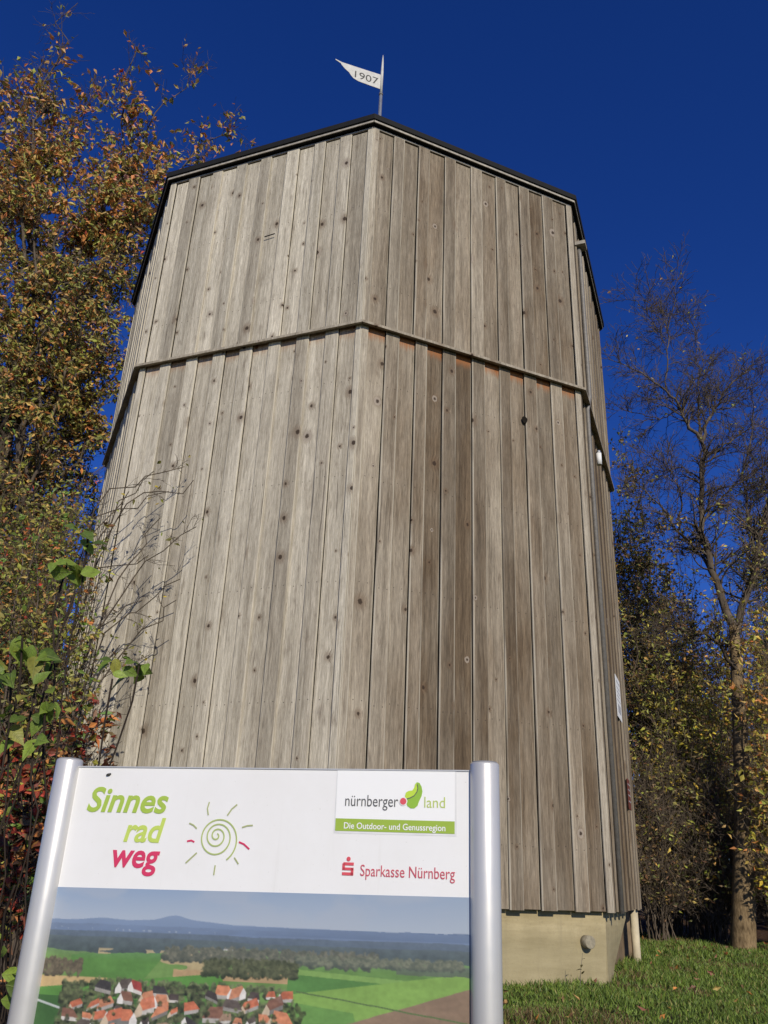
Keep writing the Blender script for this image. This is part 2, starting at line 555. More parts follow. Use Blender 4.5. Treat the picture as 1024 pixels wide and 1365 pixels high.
# the sides away from the path carry the same cladding, too far round to tell its boards
for (par, a, z0, z1) in ((lower, A_LB, Z_B, Z_S + .02), (upper, A_UB, Z_S + .02, Z_E - .05)):
    for k in (2, 3, 4, 5):
        for i in range(9):
            side = 2 * a * T22; w = side / 9
            o = link('board', board_mesh('board', w - .01, z1 - z0, .03, .006, 2), MAT['wood'], par)
            put_on_face(o, k, -side / 2 + w * (i + .5), a - .02, z0)
            o.color = (.45, random.random(), 0, 1)

def strip_on_face(name, k, a, z0, z1, depth, mat, parent, col=None, slope=0.0, extra=0.0):
    """mitred trim running the whole length of face k; back at apothem a, depth outwards"""
    h = (a) * T22
    ho = (a + depth) * T22
    V = [(-h, 0, 0), (h, 0, 0), (ho, -depth, -slope), (-ho, -depth, -slope), (-h, 0, z1 - z0), (h, 0, z1 - z0), (ho, -depth, z1 - z0 - slope), (-ho, -depth, z1 - z0 - slope)]
    g_ = .003
    V = [(x * (1 - g_), y, z) for x, y, z in V]
    F = [(0, 1, 2, 3), (4, 7, 6, 5), (0, 4, 5, 1), (1, 5, 6, 2), (2, 6, 7, 3), (3, 7, 4, 0)]
    o = link(name, mesh(name, V, F), mat, parent)
    put_on_face(o, k, 0, a, z0)
    if col: o.color = col
    return o

roof = oct_solid('roof', [(4.66, Z_E + .045), (4.665, Z_E + .14), (4.62, Z_E + .15), (.12, Z_E + .95)], MAT['black'], tower)
for k in range(-4, 4):
    strip_on_face('drip_ledge', k, A_UB - .02, Z_S - .012, Z_S + .028, .095, MAT['wood'], upper, (.62 if k < 0 else .5, .55, 0, 1), .028)
    strip_on_face('fascia', k, 4.622, Z_E - .002, Z_E + .040, .014, MAT['strip'], roof)
    strip_on_face('soffit', k, 4.50, Z_E + .006, Z_E + .038, .121, MAT['black'], roof)
    strip_on_face('frieze_strip', k, A_UB + .004, Z_E - .050, Z_E - .022, .022, MAT['strip'], roof)

# foundation
Z_G = TZ
fnd = oct_solid('foundation', [(4.24, Z_G - .6), (4.24, Z_B + .15)], MAT['brownwall'], tower)
def slab_on_face(name, k, pts, a, th, mat, parent):
    """polygon pts (u, z world) extruded outwards by th from apothem a"""
    n = len(pts)
    V = [(u, 0, z - TZ) for u, z in pts] + [(u, -th, z - TZ) for u, z in pts]
    F = [tuple(range(n - 1, -1, -1)), tuple(range(n, 2 * n))] + [(i, (i + 1) % n, n + (i + 1) % n, n + i) for i in range(n)]
    me = mesh(name, V, F)
    o = link(name, me, mat, parent)
    put_on_face(o, k, 0, a, TZ)
    return o
A_F = 4.40
hs_ = A_F * T22
Z0 = Z_G - .5
for k in (-3, -2, -1):
    slab_on_face('concrete_wall', k, [(-hs_, Z0), (hs_, Z0), (hs_, Z_B + .1), (-hs_, Z_B + .1)], A_F - .3, .3, MAT['concrete'], fnd)
# front right face: its free end leans in towards the foot, the cheek beyond it is a wedge
slab_on_face('concrete_wall', 0, [(-hs_, Z0), (hs_ - .05, Z0), (hs_ - .04, Z_B - .75), (hs_ - .01, Z_B - .35), (hs_, Z_B - .1), (hs_, Z_B + .1), (-hs_, Z_B + .1)], A_F - .3, .3, MAT['concrete'], fnd)
slab_on_face('concrete_cheek', 1, [(-hs_ - .02, Z0), (-hs_ + .12, Z_B - .95), (-hs_ + .70, Z_B - .62), (-hs_ + 2.45, Z_B - .10), (-hs_ + 2.55, Z_B + .1), (-hs_ + .0, Z_B + .1)], A_F - .16, .155, MAT['concrete'], fnd)
slab_on_face('concrete_wall', 2, [(-hs_, Z0), (hs_, Z0), (hs_, Z_B + .1), (-hs_, Z_B + .1)], A_F - .3, .3, MAT['brownwall'], fnd)
def face_point(k, u, a, z):
    th = face_frame(k)
    return Vector((a * math.cos(th) - u * math.sin(th), a * math.sin(th) + u * math.cos(th), z - TZ))
# pipe stub in the front right face
nrm = Vector((math.cos(face_frame(0)), math.sin(face_frame(0)), 0))
p0 = face_point(0, 1.50, A_F - .05, Z_B - .335)
ps = link('pipe_stub', tube_mesh('pipe_stub', [p0, p0 + nrm * .155, p0 + nrm * .16], [.072, .072, .066], 24), MAT['pipe'], fnd)
ps['label'] = 'short round pipe end sticking out of the concrete'
# cream post at the far edge of the right side
pp = face_point(1, 1.42, A_F + .03, Z_B)
me = tube_mesh('base_post', [(pp.x, pp.y, -.4), (pp.x, pp.y, Z_B - TZ + .02)], .065, 12)
link('base_post', me, MAT['cream'], tower)
# rain pipe with its bracket on the right side, and the small lamp
def fp1(u, a, z): return face_point(1, u, a, z)
u_p = -1.42
link('downpipe', tube_mesh('downpipe', [fp1(u_p, A_UB + .06, Z_E - .62), fp1(u_p, A_UB + .07, Z_E - .75), fp1(u_p, A_UB + .07, Z_S + .12), fp1(u_p, A_LB + .06, Z_S - .12), fp1(u_p, A_LB + .06, Z_B - .02)], .036, 14), MAT['tin'], tower)
V, F = box_vf(-.11, .10, -.16, .02, -.035, .035)
o = link('gutter_bracket', mesh('gutter_bracket', V, F), MAT['strip'], tower); put_on_face(o, 1, u_p + .0, A_UB + .03, Z_E - .56)
lp = empty('wall_lamp', (0, 0, 0), parent=tower)
lp.location = fp1(-.42, A_LB + .09, Z_S - .50)
link('lamp_tube', tube_mesh('lamp_tube', [(0, 0, -.12), (0, 0, .10)], .045, 14), MAT['paper'], lp)
link('lamp_cap', tube_mesh('lamp_cap', [(0, 0, .10), (0, 0, .15)], [.05, .03], 14), MAT['zinc'], lp)
# large knot hole high on the right face
th0 = face_frame(0)
V = []; n_ = 14
for i in range(n_):
    a_ = 2 * math.pi * i / n_
    V.append((  .048 * math.cos(a_) * (1 + .15 * math.sin(3 * a_)), -.0, .062 * math.sin(a_)))
o = link('knot_hole', mesh('knot_hole', V + [(v[0] * .9, -.003, v[2] * .9) for v in V], [tuple(range(2 * n_ - 1, n_ - 1, -1))] + [(i, (i + 1) % n_, n_ + (i + 1) % n_, n_ + i) for i in range(n_)]), MAT['dark'], lower)
put_on_face(o, 0, .80, A_LB + .034, Z_S - .84)
# small shutter slit on the upper left face
V, F = box_vf(-.09, .09, -.012, .0, -.006, .006)
o = link('slit_cover', mesh('slit_cover', V, F), MAT['dark'], upper); put_on_face(o, -1, .22, A_UB + .038, Z_E - 1.78); o.rotation_euler.y = -.08

# notices on the right side
def plate(name, k, u, z, w, h, a, mat, label, cat, lines, lmat, tilt=0.0):
    root = empty(name)
    th = face_frame(k)
    p = Vector((a * math.cos(th) - u * math.sin(th), a * math.sin(th) + u * math.cos(th), 0))
    root.location = (TC.x + p.x, TC.y + p.y, z)
    root.rotation_euler = (0, tilt, th + math.pi / 2)
    V, F = box_vf(-w / 2, w / 2, -.006, 0, -h / 2, h / 2)
    link('plate', mesh('plate', V, F), mat, root)
    for (x0, x1, z0, z1) in lines:
        V, F = box_vf(x0 * w, x1 * w, -.0075, -.006, z0 * h, z1 * h)
        link('printed_line', mesh('printed_line', V, F), lmat, root)
    tag(root, label, cat)
    return root
plate('paper_notice', 1, .40, 4.42, .62, .66, A_LB + .040, MAT['paper'], 'white paper notice pinned to the right side of the tower', 'notice',
      [(-.38, .38, .36, .39), (-.38, .30, .22, .245), (-.38, .36, .12, .145), (-.38, .2, .02, .045), (-.38, .34, -.08, -.055), (-.3, .3, -.36, -.16)], MAT['greyink'])
plate('red_plate', 1, .98, 3.02, .36, .46, A_LB + .040, MAT['red'], 'small red plate with pale lines on the right side of the tower', 'sign',
      [(-.4, .4, .30, .34), (-.4, .4, .12, .16), (-.4, .4, -.06, -.02), (-.4, .4, -.26, -.22)], MAT['greyink'])

# ------------------------------------------------------------------ weather vane on the roof
vane = empty('weather_vane', (TC.x, TC.y, Z_E + .93))
tag(vane, 'pale metal banner weather vane dated 1907 on the roof top', 'weather vane')
ptop = at(502, 73, TC.y).z - vane.location.z
pmid = at(500, 124, TC.y).z - vane.location.z
link('pole', tube_mesh('pole', [(0, 0, -.1), (0, 0, pmid - .05)], [.058, .04], 16), MAT['zinc'], vane)
link('pole_collar', tube_mesh('pole_collar', [(0, 0, pmid - .07), (0, 0, pmid - .02)], .05, 16), MAT['tin'], vane)
link('pole_tip', tube_mesh('pole_tip', [(0, 0, pmid - .02), (0, 0, pmid + .55 * (ptop - pmid)), (0, 0, ptop - .2), (0, 0, ptop)], [.034, .036, .022, .004], 14), MAT['vane'], vane)
fz1 = at(499, 100, TC.y).z - vane.location.z     # top of the banner at the pole
fz0 = at(499, 119, TC.y).z - vane.location.z
# azimuth of the banner: leaning out towards the viewer on the left
best = None
for deg in range(0, 90):
    a_ = math.radians(180 + deg)
    for Ln in (.6, .7, .8, .9, 1.0, 1.1, 1.2):
        P = Vector((TC.x + Ln * math.cos(a_), TC.y + Ln * math.sin(a_), vane.location.z + fz1 + .02))
        d = P - Vector((0, 0, CAM_Z)); qx = 512 + 1120 * d.dot(rt) / d.dot(fw); qy = 682.5 - 1120 * d.dot(up) / d.dot(fw)
        e_ = (qx - 449) ** 2 + (qy - 80) ** 2
        if best is None or e_ < best[0]: best = (e_, a_, Ln)
FA, FL = best[1], best[2]
hgt = fz1 - fz0
outline = [(0, 0), (.30, .03), (.50, .06), (.60, .16), (.655, .30), (.70, .46), (.79, .62), (.86, .80), (.885, .90), (1.0, 1.02), (1.0, 1.07), (.86, .99), (.5, .99), (0, 1.0)]
n_ = len(outline)
V = [(x * FL, -.006, fz0 + y * hgt) for x, y in outline] + [(x * FL, .006, fz0 + y * hgt) for x, y in outline]
F = [tuple(range(n_)), tuple(range(2 * n_ - 1, n_ - 1, -1))] + [(i, n_ + i, n_ + (i + 1) % n_, (i + 1) % n_) for i in range(n_)]
ban = link('banner', mesh('banner', V, F), MAT['vane'], vane)
ban.rotation_euler = (0, 0, FA)

def text_mesh(name, body, size, shear=0.0, offset=0.0, sx=1.0, extrude=0.0):
    cu = bpy.data.curves.new(name, 'FONT')
    cu.body = body; cu.size = size; cu.shear = shear; cu.offset = offset; cu.extrude = extrude
    cu.resolution_u = 4
    o = bpy.data.objects.new(name, cu)
    COL.objects.link(o)
    dg = bpy.context.evaluated_depsgraph_get()
    me = bpy.data.meshes.new_from_object(o.evaluated_get(dg))
    bpy.data.objects.remove(o, do_unlink=True)
    me.name = name
    return me

def fit_text(me, u0, u1, v0, v1):
    """scale text mesh (xy plane) to fill a box (bounding box of its outlines)"""
    n = len(me.vertices); co = np.zeros(n * 3, np.float32); me.vertices.foreach_get('co', co); co = co.reshape(-1, 3)
    mn, mx = co.min(0), co.max(0)
    co[:, 0] = u0 + (co[:, 0] - mn[0]) / (mx[0] - mn[0]) * (u1 - u0)
    co[:, 1] = v0 + (co[:, 1] - mn[1]) / (mx[1] - mn[1]) * (v1 - v0)
    me.vertices.foreach_set('co', co.ravel()); me.update()
    return me

# the date, seen from the front of the banner: x runs back towards the pole
dm = fit_text(text_mesh('date_lettering', '1907', 1.0), 0, .50 * FL, 0, .46 * hgt)
dl = link('date_lettering', dm, MAT['dkmark'], ban)
# front of the banner is the side facing the camera
side_n = Vector((math.sin(FA), -math.cos(FA), 0))
sgn = -1 if side_n.dot(Vector((0, -1, 0))) > 0 else 1
# local banner frame: x outwards from the pole, z up; text x must run towards the pole
dl.matrix_local = Matrix(((-1, 0, 0,   .575 * FL), (0, 0, 1, .0085), (0, 1, 0, fz0 + .24 * hgt), (0, 0, 0, 1)))

# ------------------------------------------------------------------ information board on two posts
SY = -0.2505
S0 = Vector((-0.731, 2.1091, 0.2404 + CAM_Z))
board = empty('information_board', (S0.x, S0.y, gz(S0.x, S0.y)), SY)
tag(board, 'white trail information board with landscape photo between two aluminium posts', 'sign')
BZ = S0.z - board.location.z      # local z of the post tops
def alu_material():
    t = NT('brushed_aluminium')
    tc = t.node('ShaderNodeTexCoord').outputs['Object']
    s = t.sep(tc)
    nz = t.noise(t.xyz(t.math('MULTIPLY', s[0], 60), t.math('MULTIPLY', s[1], 60), t.math('MULTIPLY', s[2], 2.0)), 1.0, 3)
    n2 = t.noise(tc, 30, 4)
    t.base(t.mix(t.mapr(nz, .3, .7), C(.56, .55, .52), C(.62, .61, .58)), t.mapr(n2, .3, .7, .34, .42), .4, .35)
    return t.m
ALU = alu_material()
WHITE = simple('white_print', (.79, .785, .765), .42, .4, 0, .015, 3)
for u in (0, 1.0):
    po = link('post', tube_mesh('post', [(0, 0, -.4), (0, 0, BZ - .004), (0, 0, BZ)], [.031, .031, .0295], 40), ALU, board, (u, 0, 0))
    link('post_cap', tube_mesh('post_cap', [(0, 0, BZ - .003), (0, 0, BZ + .003)], [.0285, .026], 32), simple('grey_plastic_cap', (.22, .22, .22), .6), po)
PB = -.85
V, F = box_vf(.026, .974, -.004, .004, BZ + PB, BZ - .0175)
def panel_material():
    t = NT('white_panel_print')
    tc = t.node('ShaderNodeTexCoord').outputs['Object']
    s_ = t.sep(tc)
    n1 = t.noise(tc, 5.0, 5, .65)
    n2 = t.noise(t.xyz(t.math('MULTIPLY', s_[0], 70.0), 0.0, t.math('MULTIPLY', s_[2], 3.0)), 1.0, 4, .6)
    n3 = t.noise(tc, 160.0, 2, .6)
    c = t.mix(t.mapr(n1, .4, .75, 0, .5), C(.79, .785, .765), C(.71, .70, .665))
    c = t.mix(t.mapr(n2, .60, .80, 0, .22), c, C(.58, .565, .52))
    c = t.mix(t.mapr(n3, .72, .78, 0, .35), c, C(.42, .40, .35))
    t.base(c, t.mapr(n1, .3, .7, .32, .5), .4)
    return t.m
panel = link('panel', mesh('panel', V, F), panel_material(), board)
V, F = box_vf(.028, .972, -.0062, .0062, BZ - .0172, BZ - .0145)
link('panel_edge', mesh('panel_edge', V, F), ALU, board)
for z_ in (-.06, -.75):
    for u in (.033, .967):
        V, F = box_vf(u - .012, u + .012, .0045, .02, BZ + z_ - .03, BZ + z_ + .03)
        link('clamp', mesh('clamp', V, F), ALU, board)
PF = -.0042     # front of the panel

def flat(name, polys, mat, depth, parent=panel, label=None):
    """flat printed shapes in panel coordinates (u, v) lying 'depth' in front of the panel"""
    V, F = [], []
    for p in polys:
        b0 = len(V)
        V += [(u, PF - depth, BZ + v) for u, v in p]
        F.append(tuple(range(b0, b0 + len(p))))
    o = link(name, mesh(name, V, F), mat, parent)
    if label: o['label'] = label
    return o
def stroke(pts, w):
    pts = [Vector(p) for p in pts]; out = []
    L, R = [], []
    for i, p in enumerate(pts):
        d = (pts[min(i + 1, len(pts) - 1)] - pts[max(0, i - 1)]).normalized(); nn = Vector((-d.y, d.x))
        L.append(p + nn * w / 2); R.append(p - nn * w / 2)
    for i in range(len(pts) - 1):
        out.append([R[i], R[i + 1], L[i + 1], L[i]])
    return out
def ink(name, c): return simple(name, c, .45, .4, 0, .03, 20)
I_green, I_lime, I_red = ink('olive_green_print', (.36, .50, .075)), ink('lime_print', (.50, .62, .12)), ink('crimson_print', (.62, .045, .12))
I_grey, I_red2 = ink('dark_grey_print', (.10, .10, .10)), ink('soft_red_print', (.66, .09, .11))
I_leafl, I_leafd = ink('bright_leaf_print', (.48, .66, .06)), ink('leaf_print', (.27, .47, .05))
def words(name, body, u0, u1, v0, v1, mat, shear=0.0, offset=0.0, depth=.0012):
    me = fit_text(text_mesh(name, body, 1.0, shear, offset), u0, u1, v0, v1)
    o = link(name, me, mat, panel)
    o.matrix_local = Matrix(((1, 0, 0, 0), (0, 0, -1, PF - depth), (0, 1, 0, BZ), (0, 0, 0, 1)))
    o['label'] = 'printed word ' + body if ' ' not in body else 'printed words ' + body
    return o
words('lettering', 'Sinnes', .0700, .2755, -.1175, -.0610, I_green, .22, .022)
words('lettering', 'rad', .1765, .2760, -.1800, -.1265, I_lime, .22, .022)
words('lettering', 'weg', .1545, .2725, -.2490, -.1965, I_red, .16, .022)
# spiral sun
pts = []
for i in range(150):
    a_ = i / 149 * 3.35 * 2 * math.pi
    r_ = .0035 + .0415 * (i / 149) ** 1.15
    pts.append((.4030 + r_ * 1.06 * math.cos(-a_ + 1.2) + .004 * (i / 149), -.1600 + r_ * 1.04 * math.sin(-a_ + 1.2) - .010 * (i / 149) ** 2))
flat('spiral_sun', stroke(pts, .0032), ink('pale_olive_print', (.40, .48, .17)), .0012)
rays = [((.3780, -.118), (.374, -.104), (.377, -.090)), ((.424, -.118), (.433, -.104), (.445, -.094)), ((.462, -.142), (.474, -.138), (.487, -.137)), ((.451, -.204), (.462, -.217)),
        ((.408, -.221), (.407, -.241)), ((.361, -.197), (.350, -.207), (.337, -.219)), ((.354, -.147), (.345, -.140), (.334, -.136))]
for r in rays: flat('sun_ray', stroke(r, .0032), ink('ray_print', (.38, .42, .20)), .0012)
for r in (((.458, -.172), (.470, -.176), (.484, -.186)), ((.334, -.174), (.344, -.172), (.352, -.175))): flat('sun_ray', stroke(r, .0038), I_red, .0012)
# logo card
sh = simple('soft_grey_print', (.62, .62, .61), .5)
flat('logo_shadow', [[(.6735, -.148), (.9410, -.1475), (.9405, -.016), (.6735, -.016)]], simple('faint_grey_print', (.70, .70, .69), .45), .0004)
flat('logo_card', [[(.6765, -.1435), (.9372, -.1432), (.9368, -.018), (.6750, -.018)]], simple('logo_white_print', (.83, .83, .81), .42, .4, 0, .01), .0008)
flat('logo_bar', [[(.6768, -.1432), (.9370, -.1430), (.9370, -.1185), (.6765, -.1180)]], ink('bar_green_print', (.31, .44, .055)), .0012)
words('lettering', 'n\u00fcrnberger', .6963, .8143, -.1000, -.0690, I_grey, 0, 0.0, .0016)
words('lettering', 'land', .8715, .9163, -.0925, -.0705, ink('pale_green_print', (.46, .56, .14)), 0, .0, .0016)
words('lettering', 'Die Outdoor- und Genussregion', .6963, .9175, -.1425, -.1255, WHITE, 0, .012, .0018)
blob = [(.8300, -.0780), (.8290, -.0700), (.8310, -.0625), (.8370, -.0590), (.8450, -.0580), (.8490, -.0520), (.8505, -.0450), (.8545, -.0408), (.8600, -.0420), (.8650, -.0500), (.8672, -.0600), (.8650, -.0700), (.8600, -.0800), (.8570, -.0890), (.8500, -.0945), (.8420, -.0945), (.8350, -.0900)]
flat('logo_leaf', [blob], I_leafd, .0016)
flat('logo_leaf', [[(.8300, -.0760), (.8290, -.0700), (.8310, -.0625), (.8370, -.0590), (.8450, -.0580), (.8490, -.0520), (.8505, -.0450), (.8540, -.0430), (.8565, -.0500), (.8550, -.0600), (.8490, -.0680), (.8400, -.0725)]], I_leafl, .0020)
flat('logo_leaf_vein', stroke([(.8550, -.0450), (.8570, -.0530), (.8550, -.0610), (.8490, -.0690), (.8400, -.0735), (.8330, -.0755)], .0018), I_grey, .0024)
def disc(u, v, r, n=28, sx=1.0): return [(u + sx * r * math.cos(2 * math.pi * i / n), v + r * math.sin(2 * math.pi * i / n)) for i in range(n)]
flat('logo_dot_rim', [disc(.8256, -.0805, .0090)], WHITE, .0022)
flat('logo_dot', [disc(.8256, -.0805, .0070)], I_red2, .0026)
# savings bank mark
u0, u1, w = .6975, .7225, .0058
flat('bank_mark', [[(u0 + .002, -.2110), (u1, -.2110), (u1, -.2110 + w), (u0 + .002, -.2110 + w)], [(u0, -.2205), (u0 + w, -.2205), (u0 + w, -.2075), (u0, -.2075)], [(u0 + .001, -.2205), (u1, -.2205), (u1, -.2205 + w * .9), (u0 + .001, -.2205 + w * .9)],
     [(u1 - w, -.2300), (u1, -.2300), (u1, -.2160), (u1 - w, -.2160)], [(u0, -.2305), (u1 - .001, -.2305), (u1 - .001, -.2305 + w), (u0, -.2305 + w)]], I_red2, .0012)
flat('bank_mark_dot', [disc(.7105, -.1985, .0045)], I_red2, .0012)
words('lettering', 'Sparkasse N\u00fcrnberg', .7373, .9380, -.2375, -.2085, ink('bank_red_print', (.55, .10, .13)), 0, 0.0, .0012)

# the printed landscape photograph: colours computed on a fine grid
NU, NV = 1240, 560
uu = np.linspace(.028, .972, NU); tt = np.linspace(0, 1, NV)      # t = 0 at the top of the print
topv = lambda u: -.2785 + .0165 * (u - .03) / .94
V_H = .425                                                       # print height
Ux, Tt = np.meshgrid(uu, tt)
X = (Ux - .028) / .944                                            # 0..1 across
Yp = Tt * V_H / .944                                              # 0..0.6 down, same unit as X
def vnoise(x, y, seed, oct=4):
    r = np.random.default_rng(seed); out = np.zeros_like(x); amp, tot = 1.0, 0.0
    for o_ in range(oct):
        n = 64; gr = r.random((n, n))
        xf, yf = x * 2 ** o_, y * 2 ** o_
        xi, yi = np.floor(xf).astype(int), np.floor(yf).astype(int)
        fx, fy = xf - xi, yf - yi; fx = fx * fx * (3 - 2 * fx); fy = fy * fy * (3 - 2 * fy)
        g_ = lambda a, b: gr[a % n, b % n]
        out += amp * ((g_(yi, xi) * (1 - fx) + g_(yi, xi + 1) * fx) * (1 - fy) + (g_(yi + 1, xi) * (1 - fx) + g_(yi + 1, xi + 1) * fx) * fy)
        tot += amp; amp *= .55
    return out / tot
def srgb(r, g, b):
    c = np.array([r, g, b]) / 255.0
    return np.where(c <= .04045, c / 12.92, ((c + .055) / 1.055) ** 2.4)
IMG = np.zeros(X.shape + (3,))
def paint(mask, c, n=None, amt=.2):
    cc = srgb(*c)[None, None, :] * np.ones_like(IMG)
    if n is not None: cc = cc * (1 + amt * (n[..., None] - .5) * 2)
    m_ = np.clip(mask, 0, 1)[..., None].astype(float)
    IMG[:] = IMG * (1 - m_) + cc * m_
n_a, n_b, n_c = vnoise(X * 7, Yp * 16, 1), vnoise(X * 50, Yp * 70, 2, 3), vnoise(X * 18, Yp * 55, 3)
# sky
paint(np.ones_like(X), (132, 156, 186)); paint(np.clip(Yp / .07, 0, 1) * .9, (166, 178, 192)); paint(np.clip((n_a - .5) * 2.5, 0, .45), (164, 173, 186))
paint(X * .4, (156, 167, 178))
n_d = vnoise(X * 120, Yp * 160, 12, 2)
ed = (vnoise(X * 30, Yp * 4, 13, 3) - .5)
# far hills
hill = .068 - .008 * np.exp(-((X - .315) / .032) ** 2) - .008 * np.exp(-((X - .33) / .10) ** 2) - .005 * np.exp(-((X - .14) / .05) ** 2) + .005 * X + .002 * ed
paint(Yp > hill, (96, 122, 160), n_c, .10)
paint(Yp > .076 + .004 * X + .004 * ed, (82, 106, 142), n_c, .25)
paint((Yp > .083) & (Yp < .089) & (n_d > .72) & (X < .42), (138, 150, 168))
paint(Yp > .088 + .006 * n_a, (64, 82, 98), n_c, .3)
paint(((Yp > .072 + .003 * ed) & (Yp < .088)) * np.clip((X - .38) / .3, 0, 1), (66, 92, 130), n_c, .22)
paint(Yp > .097 + .012 * n_a, (62, 76, 72), n_b, .45)
paint((Yp > .118) & (Yp < .130) & (n_d > .70) & (X > .40) & (X < .64), (200, 194, 186))
# fields left
paint((Yp > .128 + .01 * np.sin(X * 9) + .006 * ed) & (X < .62), (104, 140, 68), n_c, .3)
paint((Yp > .126) & (Yp < .168 + .02 * ed) & (X > .14 + .05 * ed) & (X < .45) & (n_a > .40), (168, 150, 106), n_c, .22)
paint((Yp > .140 - .05 * (X - .1) + .01 * ed) & (Yp < .185) & (X > .07) & (X < .30 - .9 * (Yp - .14)), (86, 134, 58), n_c, .2)
paint((Yp > .163 + .01 * ed) & (Yp < .180) & (X > .33) & (X < .62), (172, 142, 98), n_c, .25)
paint((Yp > .186) & (Yp < .217) & (X < .17 - 1.2 * (Yp - .186)), (190, 160, 104), n_c, .15)
paint((Yp > .198 + .10 * (.12 - X)) & (X < .45), (84, 138, 54), n_c, .2)
paint((Yp > .225) & (X < .42), (62, 106, 50), n_a, .25)
paint(np.abs(Yp - (.238 + .22 * (X - .01))) < .0022 * (X < .13), (176, 184, 178))
# fields right
paint((Yp > .130 + .006 * ed) & (X > .60), (98, 138, 66), n_c, .2)
paint((Yp > .150 + .05 * (X - .6)) & (X > .60), (122, 162, 76), n_c, .14)
paint((Yp > .160 + .05 * (X - .6)) & (Yp < .205 - .12 * (X - .6)) & (X > .60) & (X < .82), (82, 132, 60), n_c, .15)
paint((Yp > .20 - .14 * (X - .6)) & (X > .60), (124, 164, 68), n_c, .14)
paint((Yp > .212 + .10 * (X - .6)) & (X > .60) & (X < .74 + .35 * (Yp - .2)), (100, 148, 66), n_c, .14)
paint((Yp > .180 + .29 * (.97 - X) + .003 * ed) & (X > .70), (136, 112, 88), n_c, .18)
paint((np.abs(Yp - (.192 + .115 * (X - .62) + .003 * ed)) < .0014) & (X > .62), (86, 112, 62))
paint((Yp > .134) & (Yp < .152 + .01 * ed) & (X > .84), (92, 108, 84), n_c, .2)
hz = np.clip((.150 - Yp) / .09, 0, 1)[..., None] * .38 * (Yp > hill)[..., None]
IMG[:] = IMG * (1 - hz) + srgb(150, 166, 184) * hz
IMG *= (1 + .22 * (n_d[..., None] - .5) * (Yp > .09)[..., None])
# woods and hedges
def trees(x0, x1, y0, y1, dens, seed, c0=(46, 62, 34), c1=(104, 112, 66), s=(.003, .008)):
    r = np.random.default_rng(seed)
    P = sorted([(r.uniform(y0, y1), r.uniform(x0, x1)) for _ in range(dens)])
    for y_, x_ in P:
        w_, h_ = r.uniform(*s), r.uniform(*s) * 1.1
        i0, i1 = max(0, int((y_ - h_) / (V_H / .944) * (NV - 1)) - 1), min(NV, int((y_ + h_) / (V_H / .944) * (NV - 1)) + 2)
        j0, j1 = max(0, int((x_ - w_) * NU) - 1), min(NU, int((x_ + w_) * NU) + 2)
        if i1 <= i0 or j1 <= j0: continue
        xs, ys = X[i0:i1, j0:j1], Yp[i0:i1, j0:j1]
        e = ((xs - x_) / w_) ** 2 + ((ys - y_) / h_) ** 2 + (n_d[i0:i1, j0:j1] - .5) * 2.6
        t_ = np.clip(.5 - (ys - y_) / h_ * .4 + (n_d[i0:i1, j0:j1] - .5) * 1.6, 0, 1)[..., None] * r.uniform(.3, 1.15)
        cc = srgb(*c0) * (1 - t_) + srgb(*c1) * t_
        m_ = (np.clip(1.6 - e, 0, 1) * .9)[..., None]
        IMG[i0:i1, j0:j1] = IMG[i0:i1, j0:j1] * (1 - m_) + cc * m_
trees(.30, .80, .120, .143, 620, 3, (70, 78, 70), (118, 118, 100))
trees(.40, .62, .140, .168, 420, 4, (46, 56, 38), (100, 104, 72))
trees(.0, .10, .152, .182, 200, 5, (74, 68, 54), (118, 106, 82), (.003, .007))
trees(.62, .98, .126, .140, 330, 6, (78, 88, 78), (126, 130, 106), (.003, .006))
trees(.14, .60, .188, .200, 150, 7, (60, 76, 46), (128, 138, 92), (.003, .006))
trees(.06, .60, .196, .45, 2800, 8, (28, 38, 28), (112, 120, 78), (.004, .009))
trees(.60, .64, .215, .36, 60, 28, (34, 46, 28), (104, 120, 66))
